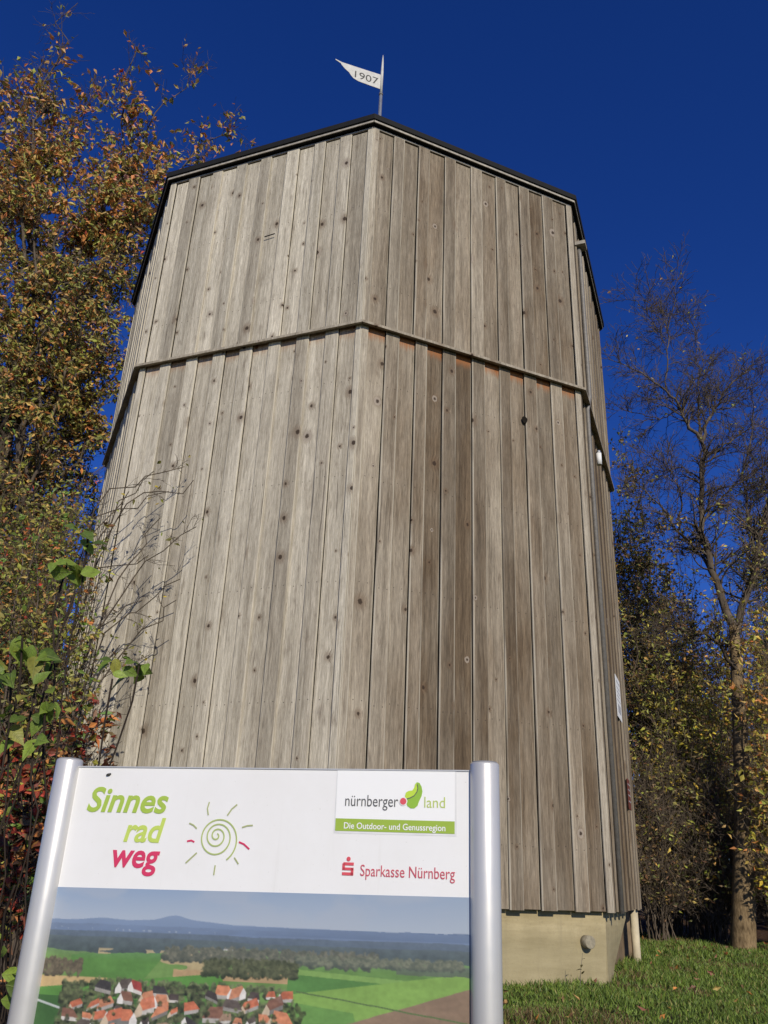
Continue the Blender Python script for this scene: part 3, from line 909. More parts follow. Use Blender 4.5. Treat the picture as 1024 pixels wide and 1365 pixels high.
# houses
r8 = np.random.default_rng(21)
roofs = [(186, 98, 62), (202, 112, 72), (196, 104, 66), (208, 128, 84), (160, 54, 52), (112, 76, 66), (78, 66, 64), (196, 126, 86), (150, 122, 98), (66, 58, 58), (92, 80, 74), (60, 56, 58), (130, 88, 70)]
hs2 = []
for _ in range(1800):
    x_, y_ = r8.uniform(.09, .60), r8.uniform(.203, .44)
    if y_ < .24 and x_ < .15: continue
    if y_ < .225 and x_ > .34 and x_ < .42: continue
    if any(abs(x_ - a) < .027 and abs(y_ - b) < .018 for a, b in hs2): continue
    if r8.random() < .1: continue
    hs2.append((x_, y_))
FULL = (X, Yp, n_d, IMG)
for y_, x_ in sorted((b, a) for a, b in hs2):
    w_ = r8.uniform(.010, .023) * (1 + (y_ - .22) * 1.2); h_ = w_ * r8.uniform(.6, 1.0); sk = r8.uniform(-1, 1); ti = r8.uniform(-.5, .5)
    i0, i1 = max(0, int((y_ - 2.5 * w_) / (V_H / .944) * NV)), min(NV, int((y_ + 2.5 * w_) / (V_H / .944) * NV))
    j0, j1 = max(0, int((x_ - 2.5 * w_) * NU)), min(NU, int((x_ + 2.5 * w_) * NU))
    if i1 - i0 < 3: continue
    xs, ys, ns, im = (q_[i0:i1, j0:j1] for q_ in FULL)
    def dab(mask, c, amt):
        m_ = mask[..., None] * .95
        im[:] = im * (1 - m_) + srgb(*c) * (1 + amt * 2 * (ns[..., None] - .5)) * m_
    roof_c = roofs[r8.integers(len(roofs))]
    yl = ys - ti * (xs - x_)
    wc = int(r8.uniform(120, 215))
    dab((xs > x_ - w_) & (xs < x_ + w_) & (yl > y_) & (yl < y_ + h_ * .55), (wc, int(wc * .97), int(wc * .92)), .2)
    k_ = (yl - (y_ - h_)) / h_
    dab((k_ > 0) & (k_ < 1.1) & (xs - x_ > -w_ * (.75 + .3 * k_) + sk * w_ * (1 - k_) * .5) & (xs - x_ < w_ * (.55 + .5 * k_) + sk * w_ * (1 - k_) * .5), roof_c, .3)
    if r8.random() < .55:
        sd = 1 if sk > 0 else -1
        dab((np.abs(xs - (x_ - sd * .7 * w_)) < .4 * w_) & (yl > y_ - h_ * .7 + np.abs(xs - (x_ - sd * .7 * w_)) * 1.6) & (yl < y_ + h_ * .55), (218, 214, 206) if r8.random() < .6 else (196, 176, 146), .15)
    trees(x_ - 1.6 * w_, x_ + 1.6 * w_, y_ + h_ * .55, y_ + h_ * 1.0, 2, int(x_ * 1e6), (26, 36, 24), (116, 126, 78), (.003, .007))
trees(.08, .60, .225, .45, 150, 9, (26, 36, 24), (122, 130, 80), (.003, .007))
VV = topv(Ux) - Tt * V_H
def half(a): return .25 * (a[::2, ::2] + a[1::2, ::2] + a[::2, 1::2] + a[1::2, 1::2])
VV = half(VV); Ux = half(Ux); IMG = np.stack([half(IMG[..., c]) for c in range(3)], -1); NU, NV = NU // 2, NV // 2
lum = IMG.mean(-1, keepdims=True); IMG = (lum + (IMG - lum) * .86) * 1.06 + .012
PV = np.stack([Ux, np.full_like(Ux, PF - .0006), BZ + VV], -1).reshape(-1, 3)
idx = np.arange(NU * NV).reshape(NV, NU)
PFc = np.stack([idx[:-1, :-1], idx[1:, :-1], idx[1:, 1:], idx[:-1, 1:]], -1).reshape(-1, 4)
tp = NT('printed_photograph')
at_ = tp.node('ShaderNodeAttribute', attribute_name='tint')
tp.base(tp.mix(1.0, at_.outputs[0], C(.90, .90, .90), 'MULTIPLY'), .4, .4)
pr = link('printed_photograph', np_mesh('printed_photograph', PV, PFc, IMG.reshape(-1, 3)), tp.m, panel)
pr['label'] = 'printed aerial photograph of a village, fields and far hills'
# an insect on the panel
ins = tube_mesh('insect', [(-.006, 0, -.001), (-.003, 0, 0), (.002, 0, .001), (.006, 0, .003)], [.001, .0026, .0028, .001], 8)
o = link('insect', ins, MAT['dkmark'], None, board.matrix_basis @ Vector((0, 0, 0)))
o.location = Matrix.Translation(board.location) @ Matrix.Rotation(SY, 4, 'Z') @ Vector((.1133, PF - .003, BZ - .034))
o.rotation_euler = (0, 0, SY)
tag(o, 'tiny dark insect sitting on the white board above the green word', 'insect')

# ------------------------------------------------------------------ plants: batch generators
def nrm_(v): return v / (np.linalg.norm(v, axis=-1, keepdims=True) + 1e-9)

def tubes(P, R, S):
    """P (N,K,3) polylines, R (N,K) radii -> V,F of S-sided tubes"""
    N, K, _ = P.shape
    T = np.empty_like(P); T[:, 1:-1] = P[:, 2:] - P[:, :-2]; T[:, 0] = P[:, 1] - P[:, 0]; T[:, -1] = P[:, -1] - P[:, -2]
    T = nrm_(T)
    ref = np.where(np.abs(T[:, :1, 2:3]) > .8, np.array([1., 0, 0]), np.array([0, 0, 1.]))
    A = nrm_(np.cross(T, np.broadcast_to(ref, T.shape))); B = np.cross(T, A)
    ang = 2 * np.pi * np.arange(S) / S
    V = P[:, :, None, :] + R[:, :, None, None] * (A[:, :, None, :] * np.cos(ang)[:, None] + B[:, :, None, :] * np.sin(ang)[:, None])
    i = np.arange(N * K * S).reshape(N, K, S)
    j = np.roll(i, -1, axis=2)
    F = np.stack([i[:, :-1], j[:, :-1], j[:, 1:], i[:, 1:]], -1).reshape(-1, 4)
    return V.reshape(-1, 3), F

class Acc:
    def __init__(s): s.V, s.F, s.n = [], [], 0
    def add(s, V, F):
        s.V.append(V); s.F.append(F + s.n); s.n += len(V)
    def mesh(s, name): return np_mesh(name, np.concatenate(s.V), np.concatenate(s.F), smooth=True)

def resample(pts, rad, K):
    pts = np.asarray(pts, float); t = np.linspace(0, 1, len(pts)); q = np.linspace(0, 1, K)
    # smooth with a Catmull-like cubic through numpy interpolation of a refined curve
    P = np.stack([np.interp(q, t, pts[:, c]) for c in range(3)], -1)
    for _ in range(2): P[1:-1] = .25 * P[:-2] + .5 * P[1:-1] + .25 * P[2:]
    return P, np.interp(q, np.linspace(0, 1, len(rad)), rad)

def sprout(P, R, n, lo, hi, ang, length, K=5, wig=.25, bias=(0, 0, .15), rs=.55, tip=.25, rmax=None):
    """n children from polylines P (N,K,3), chosen by length; returns polylines, radii"""
    N = len(P)
    L = np.linalg.norm(P[:, 1:] - P[:, :-1], axis=-1).sum(1)
    par = rng.choice(N, n, p=L / L.sum())
    t = rng.uniform(lo, hi, n) * (P.shape[1] - 1)
    i = np.minimum(t.astype(int), P.shape[1] - 2); f = (t - i)[:, None]
    base = P[par, i] * (1 - f) + P[par, i + 1] * f
    r0 = (R[par, i] * (1 - f[:, 0]) + R[par, i + 1] * f[:, 0]) * rs
    if rmax: r0 = np.minimum(r0, rmax)
    d = nrm_(P[par, i + 1] - P[par, i])
    rnd = rng.normal(size=(n, 3)); perp = nrm_(rnd - d * (rnd * d).sum(1, keepdims=True))
    a = rng.uniform(ang[0], ang[1], n)[:, None]
    D = nrm_(d * np.cos(a) + perp * np.sin(a) + np.array(bias))
    ln = rng.uniform(length[0], length[1], n) * (1 - .45 * (t / (P.shape[1] - 1)))
    Q = np.empty((n, K, 3)); Q[:, 0] = base; cur = D
    for k in range(1, K):
        Q[:, k] = Q[:, k - 1] + cur * (ln / (K - 1))[:, None]
        cur = nrm_(cur + rng.normal(0, wig, (n, 3)) + np.array(bias) * .4)
    RR = r0[:, None] * np.linspace(1, tip, K)[None, :]
    return Q, RR

def outside_tower(P, margin=.12):
    """mask: point not inside the tower's octagon (nor the roof edge)"""
    x, y = P[..., 0] - TC.x, P[..., 1] - TC.y
    m = np.full(x.shape, -1e9)
    for k in range(8):
        th = face_frame(k); m = np.maximum(m, x * math.cos(th) + y * math.sin(th))
    return (m > 4.60 + margin) | (P[..., 2] > Z_E + 1.1)

def keep_lines(P, R, margin=.1):
    ok = outside_tower(P, margin).all(1)
    return P[ok], R[ok]

def leaves(pos, size, pal, wts, droop=.5, seed_dir=None, width=.52, vary=.25, fold=.22):
    """folded pointed leaves at pos (N,3) -> V,F(tri),colours"""
    N = len(pos)
    d = rng.normal(size=(N, 3)); d[:, 2] = d[:, 2] * .6 - droop
    d = nrm_(d)
    r = rng.normal(size=(N, 3)); s = nrm_(np.cross(d, r)); u = np.cross(s, d)
    L = (size * rng.uniform(.6, 1.25, N))[:, None]; Wd = L * (width * rng.uniform(.75, 1.2, (N, 1)))
    base = pos
    c = base + d * L * .5 - u * Wd * fold
    l = base + d * L * .42 + s * Wd * .5 + u * Wd * .1
    rr = base + d * L * .42 - s * Wd * .5 + u * Wd * .1
    tip = base + d * L - u * L * rng.uniform(0, .3, (N, 1))
    V = np.stack([base, l, tip, rr, c], 1).reshape(-1, 3)
    o = np.arange(N)[:, None] * 5
    F = np.concatenate([o + np.array([0, 4, 1]), o + np.array([1, 4, 2]), o + np.array([2, 4, 3]), o + np.array([3, 4, 0])], 0)
    pal = np.array(pal); ci = rng.choice(len(pal), N, p=np.array(wts) / np.sum(wts))
    col = pal[ci] * rng.uniform(1 - vary, 1 + vary, (N, 1)) * rng.uniform(.88, 1.12, (N, 3))
    return V, F, np.repeat(np.clip(col, 0.003, .9), 5, 0)

def pts_on(P, n, lo=.2, hi=1.0, jit=.03):
    N, K, _ = P.shape
    if n > 1200:          # leaves sit in tufts of four
        c = pts_on(P, min(1199, n // 4), lo, hi, 0) if n < 4800 else np.concatenate([pts_on(P, 1199, lo, hi, 0) for _ in range(max(1, n // 4796))])
        return np.repeat(c, 4, 0) + rng.normal(0, jit * .9 + .012, (len(c) * 4, 3))
    p = rng.integers(0, N, n); t = rng.uniform(lo, hi, n) * (K - 1); i = np.minimum(t.astype(int), K - 2); f = (t - i)[:, None]
    return P[p, i] * (1 - f) + P[p, i + 1] * f + rng.normal(0, jit, (n, 3))

ORANGE, AMBER, OLIVE, YGREEN, YELLOW = (.58, .235, .065), (.52, .33, .10), (.27, .25, .07), (.33, .33, .06), (.60, .46, .06)
GREEN, DGREEN, RED, BROWN, PINK = (.14, .22, .035), (.05, .08, .025), (.48, .07, .04), (.21, .12, .055), (.58, .28, .18)

LEAF_ME = None
def leaf_shape():
    """one broad leaf, length 1 along +y, folded at the midrib, with curved rim"""
    V, F = [], []
    rows = [(0, .015), (.10, .14), (.26, .265), (.44, .29), (.64, .21), (.83, .095), (1, .0)]
    for t, w in rows:
        z = -.22 * t * t
        V += [(-w, t, z + .32 * w + .02 * math.sin(t * 17)), (0, t, z), (w, t, z + .30 * w - .02 * math.sin(t * 13))]
    for i in range(len(rows) - 1):
        a = i * 3
        F += [(a, a + 1, a + 4, a + 3), (a + 1, a + 2, a + 5, a + 4)]
    F[-2:] = [(15, 16, 19), (16, 17, 19)]
    return mesh('leaf', V, F, True)
LEAF_ME = leaf_shape()
LEAF_ME.materials.append(MAT['sleaf'])

def leaf_objects(root, pos, size, pal, wts, droop=.35, face=None):
    """single leaves as parts; root carries no rotation"""
    pal = np.array(pal); w = np.array(wts) / np.sum(wts)
    for p in pos:
        o = bpy.data.objects.new('leaf', LEAF_ME); COL.objects.link(o); o.parent = root
        d = Vector(rng.normal(size=3)); d.z = d.z * .5 - droop; d.normalize()
        nn = Vector(rng.normal(size=3)) * .6 + Vector((0.1, -.7, .7))
        if face is not None: nn = Vector(rng.normal(size=3)) * .45 + Vector(face)
        x = d.cross(nn).normalized(); z = x.cross(d).normalized()
        s = size * rng.uniform(.6, 1.2)
        m = Matrix(((x.x * s, d.x * s, z.x * s, p[0] - root.location.x), (x.y * s, d.y * s, z.y * s, p[1] - root.location.y), (x.z * s, d.z * s, z.z * s, p[2] - root.location.z), (0, 0, 0, 1)))
        o.matrix_local = m
        c = pal[rng.choice(len(pal), p=w)] * rng.uniform(.75, 1.25)
        o.color = (float(c[0]), float(c[1]), float(c[2]), 1)

def finish(root, trunk, twigs, leafs, bark='bark', twigmat='twig'):
    """parts of a tree or shrub: trunk, branches, crown"""
    off = np.array(root.location)
    def sub(acc, name, mat):
        if not acc.V: return
        V = np.concatenate(acc.V) - off
        o = link(name, np_mesh(name, V, np.concatenate(acc.F), smooth=True), mat, root)
        return o
    sub(trunk, 'trunk', MAT[bark])
    o = sub(twigs, 'branches', MAT[twigmat])
    if o: o['kind'] = 'stuff'
    if leafs:
        n = 0; VV, FF, CC = [], [], []
        for V, F, c in leafs:
            VV.append(V); FF.append(F + n); CC.append(c); n += len(V)
        o = link('crown', np_mesh('crown', np.concatenate(VV) - off, np.concatenate(FF), np.concatenate(CC)), MAT['leaf'], root)
        o['kind'] = 'stuff'

def limbs_to(acc, base, base_r, targets, K=14, r1=.02, sag=.15, wob=.12, S=8):
    """curved limbs from a base point to target points; returns stacked polylines"""
    PP, RR = [], []
    for tg in targets:
        tg = np.array(tg[:3]); b = np.array(base)
        L = np.linalg.norm(tg - b)
        mid1 = b + (tg - b) * .33 + np.array([0, 0, sag * L]) + rng.normal(0, wob * L * .3, 3)
        mid2 = b + (tg - b) * .68 + np.array([0, 0, sag * .6 * L]) + rng.normal(0, wob * L * .35, 3)
        P, R = resample([b, mid1, mid2, tg], [base_r, base_r * .6, base_r * .35, r1], K)
        P[1:-1] += rng.normal(0, .012 * L, (K - 2, 3))
        PP.append(P); RR.append(R)
    PP, RR = np.array(PP), np.array(RR)
    acc.add(*tubes(PP, RR, S))
    return PP, RR

# ------------------------------------------------------------------ trees on the left
def cherry_tree():
    Y = 16.2
    b = at(62, 470, Y); base = Vector((b.x - .2, Y, gz(b.x, Y)))
    root = empty('cherry_tree', base)
    tag(root, 'tall cherry tree with orange and yellow autumn leaves left of the tower', 'tree')
    tr, tw = Acc(), Acc()
    fork = at(74, 300, Y)
    P, R = resample([base - Vector((0, 0, .3)), base.lerp(fork, .35) + Vector((.12, .1, 0)), base.lerp(fork, .7) + Vector((-.15, .1, 0)), fork], [.24, .18, .12, .05], 18)
    tr.add(*tubes(P[None], R[None], 12))
    tips = []
    for px, py, dy in ((104, 4, -.6), (186, 58, -.2), (278, 84, .2), (318, 168, .5), (60, 74, .4), (4, 88, -.5), (142, 110, .9), (230, 190, .8), (30, 150, 1.2),
                       (-60, 120, 0), (215, 235, -.2), (-110, 250, .6), (190, 300, 1.0), (120, 250, -1.0), (40, 260, -1.1), (-30, 330, -.6), (168, 420, .6), (-90, 420, .9), (90, 330, 1.2),
                       (160, 230, .3), (80, 180, -.3), (20, 220, .2), (-40, 200, .8), (140, 350, -.5), (180, 370, .4), (10, 400, -.9), (70, 430, -1.2), (130, 460, .2), (-60, 480, .3), (60, 350, -.8), (150, 400, -.2), (195, 330, .2), (100, 500, -.9), (20, 480, -1.2), (150, 520, .4), (-20, 400, -1.0), (175, 470, .5), (110, 390, -1.2), (50, 560, -1.3), (130, 570, -.3)):
        tips.append(at(px, py, Y + dy))
    LPs, LRs = [], []
    for q_ in tips:
        # each limb leaves the trunk well below its tip
        zt_ = q_.z - abs(q_.x - fork.x) * .9 - rng.uniform(2.2, 5.5)
        i_ = int(np.clip(np.searchsorted(P[:, 2], zt_), 5, rng.integers(10, 17)))
        a_, b_ = limbs_to(tw, P[i_], R[i_] * .55, [q_], 16, .008, .05, .12, 7)
        LPs.append(a_); LRs.append(b_)
    LP, LR = np.concatenate(LPs), np.concatenate(LRs)
    LP, LR = keep_lines(LP, LR)
    B, BR = keep_lines(*sprout(LP, LR, 1000, .3, .97, (.4, 1.15), (.5, 1.7), 6, .18, (0, 0, .10), .6, .3, .03))
    tw.add(*tubes(B, np.maximum(BR, .005), 4))
    D, DR = keep_lines(*sprout(B, BR, 6800, .12, 1.0, (.4, 1.3), (.18, .7), 4, .22, (0, 0, .0), .6, .4, .011))
    tw.add(*tubes(D, np.maximum(DR, .0035), 3))
    pal, wt = [ORANGE, AMBER, OLIVE, YGREEN, PINK, BROWN, RED], [24, 32, 22, 22, 7, 4, 1]
    p = pts_on(D, 42000, .1, 1.0, .05); p = p[outside_tower(p)]
    # thin out towards the top, where single twigs stand against the sky
    zt = (p[:, 2] - at(0, 260, Y).z) / (at(0, 80, Y).z - at(0, 260, Y).z)
    edge = np.clip((p[:, 0] - at(190, 260, Y).x) / 1.5, 0, .8)
    p = p[rng.random(len(p)) > np.clip(np.maximum(zt, edge), 0, .93)]
    low = p[:, 2] < at(0, 330, Y).z
    lv = [leaves(p[~low], .165, pal, wt, .75), leaves(p[low], .135, [OLIVE, YGREEN, AMBER, ORANGE, BROWN], [34, 24, 22, 14, 12], .6)]
    finish(root, tr, tw, lv)
    # leaves on the long shoots against the sky, each one by itself
    long_ = LP[:10]
    q = np.concatenate([pts_on(long_, 150, .66, 1.0, .05), pts_on(D[(D[:, 0, 2] > at(0, 230, Y).z)], 100, .3, 1, .03)])
    q = q[outside_tower(q)]
    leaf_objects(root, q, .17, [ORANGE, PINK, AMBER, OLIVE, RED], [30, 20, 20, 14, 6], .7)
cherry_tree()

def shrub(name, label, cat, base, stems, spread, h, n1, n2, nleaf, lsize, pal, wts, twigmat='twig', group=None, clip=True, lean=(0, 0), tips=None, leafjit=.05, r0=.035, indiv=0, ilow=.4, len2=(.3, .9), bias=.12, droop=.35, arch=.10, lo1=.15, bare=0.0, stem='twig'):
    root = empty(name, base)
    tag(root, label, cat, group)
    tr, tw = Acc(), Acc()
    if tips is None:
        tips = []
        for i in range(stems):
            a = rng.uniform(0, 2 * np.pi); rr = math.sqrt(rng.uniform(.02, 1)) * spread
            hh = h * (1 - .35 * (rr / spread) ** 2) * rng.uniform(.72, 1.05)
            tips.append((base[0] + lean[0] + rr * math.cos(a), base[1] + lean[1] + rr * .8 * math.sin(a), base[2] + hh))
    PP, RR = [], []
    for tg in tips:
        tg = np.array(tg); b = np.array(base) + np.array([rng.uniform(-.3, .3) * spread, rng.uniform(-.3, .3) * spread, -.1])
        L = np.linalg.norm(tg - b)
        m1 = b + (tg - b) * .4 + np.array([0, 0, arch * L]) + rng.normal(0, .04 * L, 3)
        P, R = resample([b, m1, tg], [r0, r0 * .6, .006], 12)
        P[1:-1] += rng.normal(0, .008 * L, (10, 3))
        PP.append(P); RR.append(R)
    LP, LR = np.array(PP), np.array(RR)
    if clip: LP, LR = keep_lines(LP, LR, .05)
    tr.add(*tubes(LP, LR, 6))
    B, BR = sprout(LP, LR, n1, lo1, .98, (.4, 1.1), (len2[0] * 1.4, len2[1] * 1.5), 5, .18, (0, 0, bias), .55, .3, .016)
    if clip: B, BR = keep_lines(B, BR)
    tw.add(*tubes(B, np.maximum(BR, .0035), 3))
    D, DR = sprout(B, BR, n2, .1, 1.0, (.4, 1.2), (len2[0] * .5, len2[1] * .6), 4, .22, (0, 0, bias * .5), .6, .4, .007)
    if clip: D, DR = keep_lines(D, DR)
    tw.add(*tubes(D, np.maximum(DR, .0022), 3))
    lv = []
    if nleaf:
        p = pts_on(D, nleaf, .1, 1, leafjit)
        if clip: p = p[outside_tower(p)]
        if bare: p = p[(p[:, 2] > base[2] + bare) | (rng.random(len(p)) < .12)]
        lv.append(leaves(p, lsize, pal, wts, droop))
    finish(root, tr, tw, lv, stem, twigmat)
    if indiv:
        q = pts_on(D, indiv, ilow, 1, leafjit)
        if clip: q = q[outside_tower(q)]
        leaf_objects(root, q, lsize * 1.2, pal, wts, droop)
    return root, D

MIXL = [OLIVE, YGREEN, GREEN, AMBER, BROWN, ORANGE, DGREEN, RED]
for (px, Y, top, spr, n, lab) in ((24, 19.0, 385, 2.3, 26000, 'tall olive and brown leaved hedge tree behind the cherry tree'),
                                  (124, 17.5, 380, 1.2, 34000, 'tall brown leaved hedge tree between cherry tree and tower'),
                                  (20, 14.0, 500, 1.5, 26000, 'olive and brown leaved hedge bush at the left edge, under the cherry tree'),
                                  (92, 13.4, 640, .85, 17000, 'olive and yellow leaved bush close against the left flank of the tower'),
                                  (-70, 12.0, 520, 1.6, 16000, 'yellow green leaved hedge bush cut off by the left picture edge'),
                                  (36, 11.2, 760, 1.1, 22000, 'lower dense green and brown bush behind the left sign post')):
    p = at(px, top, Y); b = (p.x, Y, gz(p.x, Y))
    shrub('hedge_bush', lab, 'bush', b, 46, spr, (p.z - b[2]) * 1.06, 900, 6000, n, .095, MIXL, [26, 22, 12, 14, 12, 8, 8, 3], group='bushes left of the tower', r0=.022, bare=1.5)

# bare twiggy bush reaching across the wall
tips = [at(x, y, Yq) for x, y, Yq in ((258, 640, 10.2), (246, 622, 10.4), (262, 702, 10.1), (225, 655, 10.3), (240, 772, 10.2), (205, 628, 10.5), (214, 690, 10.0), (190, 800, 10.2), (172, 655, 10.4), (235, 800, 10.1), (150, 700, 10.0), (198, 740, 10.2), (140, 620, 10.5), (160, 860, 10.0))]
bp = at(40, 930, 10.3)
shrub('twiggy_bush', 'bare thorny bush with few yellow leaves reaching across the left wall', 'bush', (bp.x, 10.3, gz(bp.x, 10.3)), 0, .5, 4, 95, 520, 110, .075, [YGREEN, YELLOW, OLIVE], [4, 3, 3], tips=tips, r0=.016, len2=(.14, .42), bias=.02, arch=.42, clip=True, indiv=26)
tips = [at(x, y, Yq) for x, y, Yq in ((120, 700, 9.6), (90, 660, 9.8), (60, 690, 9.3), (30, 720, 9.2), (110, 780, 9.5), (130, 840, 9.4), (80, 820, 9.2), (20, 800, 9.0), (50, 760, 9.3), (105, 900, 9.5), (0, 680, 9.2), (60, 900, 9.0))]
bp = at(50, 1050, 9.5)
shrub('hazel_bush', 'yellow green leaved bush in front of the lower left wall corner', 'bush', (bp.x, 9.5, gz(bp.x, 9.5)), 0, .8, 4, 420, 2600, 9500, .085, [YGREEN, OLIVE, GREEN, BROWN, AMBER, ORANGE], [26, 24, 18, 10, 8, 5], tips=tips, r0=.025, len2=(.22, .6), indiv=60)
# red leaved dogwood nearer the path
tips = [at(x, y, Yq) for x, y, Yq in ((128, 955, 6.2), (130, 1010, 6.2), (100, 985, 6.0), (60, 1000, 5.8), (20, 985, 5.8), (90, 1050, 5.9), (40, 1060, 5.7), (0, 1040, 5.7), (15, 1110, 5.6), (60, 1110, 5.6), (-30, 1000, 5.7), (110, 930, 6.3), (30, 1160, 5.6))]
bp = at(30, 1290, 5.9)
shrub('dogwood_bush', 'dogwood bush with red and orange leaves beside the left sign post', 'bush', (bp.x, 5.9, gz(bp.x, 5.9)), 0, .45, 2, 200, 1300, 2000, .080, [(.36, .06, .035), ORANGE, BROWN, YGREEN, GREEN, (.18, .05, .03)], [20, 14, 22, 10, 12, 20], tips=tips, r0=.007, len2=(.12, .36), indiv=160, leafjit=.03, lo1=.6, stem='shoot', bare=.75)
# broad green leaves nearest the camera
tips = [at(x, y, Yq) for x, y, Yq in ((118, 715, 4.6), (92, 745, 4.6), (100, 790, 4.5), (60, 870, 4.4), (30, 850, 4.3), (15, 905, 4.2), (60, 950, 4.3), (45, 990, 4.3), (0, 930, 4.2), (186, 885, 4.9), (150, 905, 4.8), (20, 1180, 4.2))]
bp = at(10, 1330, 4.4)
root, D = shrub('broad_leaved_shrub', 'nearest shrub with large green leaves at the left picture edge', 'shrub', (bp.x, 4.4, gz(bp.x, 4.4)), 0, .3, 2, 22, 46, 0, .1, [GREEN], [1], tips=tips, r0=.0055, len2=(.07, .22), clip=False, stem='shoot')
q = []
for (x, y, Yq, n) in ((112, 722, 4.6, 5), (95, 760, 4.55, 6), (78, 760, 4.55, 4), (25, 852, 4.3, 5), (15, 900, 4.2, 6), (55, 930, 4.3, 7), (40, 965, 4.3, 6), (10, 950, 4.2, 5), (176, 884, 4.9, 5), (160, 895, 4.85, 4), (60, 880, 4.4, 5), (6, 1240, 4.2, 3), (14, 1300, 4.2, 3), (4, 1330, 4.2, 3)):
    c = at(x, y, Yq)
    for _ in range(n + 1): q.append(np.array(c) + rng.normal(0, .042, 3))
leaf_objects(root, q, .125, [(.20, .30, .045), (.27, .38, .055), (.12, .19, .035), YGREEN], [5, 4, 3, 1.5], .45, (.2, -.9, .5))

# ------------------------------------------------------------------ trees on the right
def bare_tree():
    Y = 17.6
    b = at(989, 1266, Y); base = Vector((b.x, Y, gz(b.x, Y) - .05))
    root = empty('bare_tree', base)
    tag(root, 'thick trunked almost leafless tree right of the tower', 'tree')
    tr, tw = Acc(), Acc()
    A = lambda x, y, d=0: at(x, y, Y + d)
    main = [base - Vector((0, 0, .2)), A(991, 1180), A(992, 1090), A(988, 1000), A(983, 900), A(978, 835)]
    P, R = resample(main, [.245, .205, .18, .155, .13, .105], 22); tr.add(*tubes(P[None], R[None], 14))
    limbs = [([(978, 835, 0), (958, 775, 0), (938, 728, -.1), (934, 684, -.1), (938, 630, -.1), (936, 590, -.1)], [.17, .15, .13, .11, .10, .09]),
             ([(980, 850, 0), (1000, 780, .3), (1012, 730, .4), (1030, 650, .5), (1040, 520, .6)], [.16, .13, .11, .08, .03]),
             ([(955, 770, 0), (930, 735, .2), (900, 700, .3), (875, 668, .4), (845, 640, .5)], [.08, .06, .05, .035, .01]),
             ([(905, 706, .3), (912, 670, .3), (900, 640, .2), (880, 600, .2)], [.05, .04, .025, .008]),
             ([(937, 592, -.1), (912, 560, -.2), (905, 535, -.3), (875, 512, -.4), (845, 492, -.5), (803, 476, -.5)], [.085, .07, .055, .04, .028, .008]),
             ([(889, 520, -.3), (889, 470, -.4), (889, 440, -.4), (899, 390, -.4), (906, 350, -.4)], [.035, .028, .022, .014, .004]),
             ([(888, 458, -.4), (868, 430, -.5), (850, 400, -.6), (836, 382, -.6)], [.02, .016, .01, .004]),
             ([(936, 590, -.1), (945, 555, .1), (965, 525, .2), (985, 500, .3), (1020, 478, .4)], [.08, .06, .045, .03, .01]),
             ([(935, 585, -.1), (930, 550, .3), (935, 510, .4), (928, 470, .5), (925, 430, .5)], [.06, .045, .03, .018, .005]),
             ([(936, 620, -.1), (960, 600, -.3), (990, 575, -.4), (1030, 560, -.5)], [.05, .04, .028, .01]),
             ([(934, 690, -.1), (965, 660, .2), (990, 640, .3), (1020, 620, .4)], [.05, .035, .025, .01]),
             ([(1012, 730, .4), (995, 680, .6), (990, 630, .6), (1005, 560, .7), (1000, 500, .7)], [.07, .05, .04, .025, .008]),
             ([(985, 900, 0), (950, 850, -.4), (910, 835, -.6), (860, 850, -.8)], [.09, .06, .04, .012]),
             ([(905, 545, -.2), (880, 560, .1), (850, 550, .2), (815, 545, .2)], [.03, .024, .018, .006]),
             ([(936, 640, 0), (905, 620, .4), (880, 630, .5), (850, 610, .6)], [.04, .028, .02, .006])]
    PP, RR = [], []
    for pts, rad in limbs:
        p, r = resample([A(*q) for q in pts], rad, 16); p[1:-1] += rng.normal(0, .025, (14, 3)); PP.append(p); RR.append(r)
    LP, LR = np.array(PP), np.array(RR) * .54
    LP = LP + np.concatenate([np.zeros((len(LP), 1, 3)), rng.normal(0, .018, (len(LP), 14, 3)), np.zeros((len(LP), 1, 3))], 1)
    tw.add(*tubes(LP, LR, 8))
    sel = LP
    B, BR = keep_lines(*sprout(sel, LR, 520, .12, .98, (.4, 1.25), (.4, 1.6), 6, .22, (0, 0, .08), .5, .3, .026)); tw.add(*tubes(B, np.maximum(BR, .006), 4))
    D, DR = keep_lines(*sprout(B, BR, 4200, .1, 1, (.4, 1.2), (.2, .75), 5, .22, (0, 0, .08), .6, .4, .011)); tw.add(*tubes(D, np.maximum(DR, .0045), 3))
    E, ER = keep_lines(*sprout(D, DR, 7000, .2, 1, (.4, 1.2), (.1, .3), 3, .2, (0, 0, .05), .7, .5, .006)); tw.add(*tubes(E, np.maximum(ER, .0038), 3))
    p = pts_on(D, 9000, .1, 1, .05); zc = A(0, 640).z
    p = p[(p[:, 2] < zc) | (rng.random(len(p)) < .06)]
    lv = [leaves(p, .105, [YELLOW, YGREEN, OLIVE, BROWN, AMBER], [10, 24, 30, 20, 10], .5)]
    finish(root, tr, tw, lv, 'bark', 'twig')
    # trunk foot: a second thin stem leaning on the trunk
    return root
bare_tree()

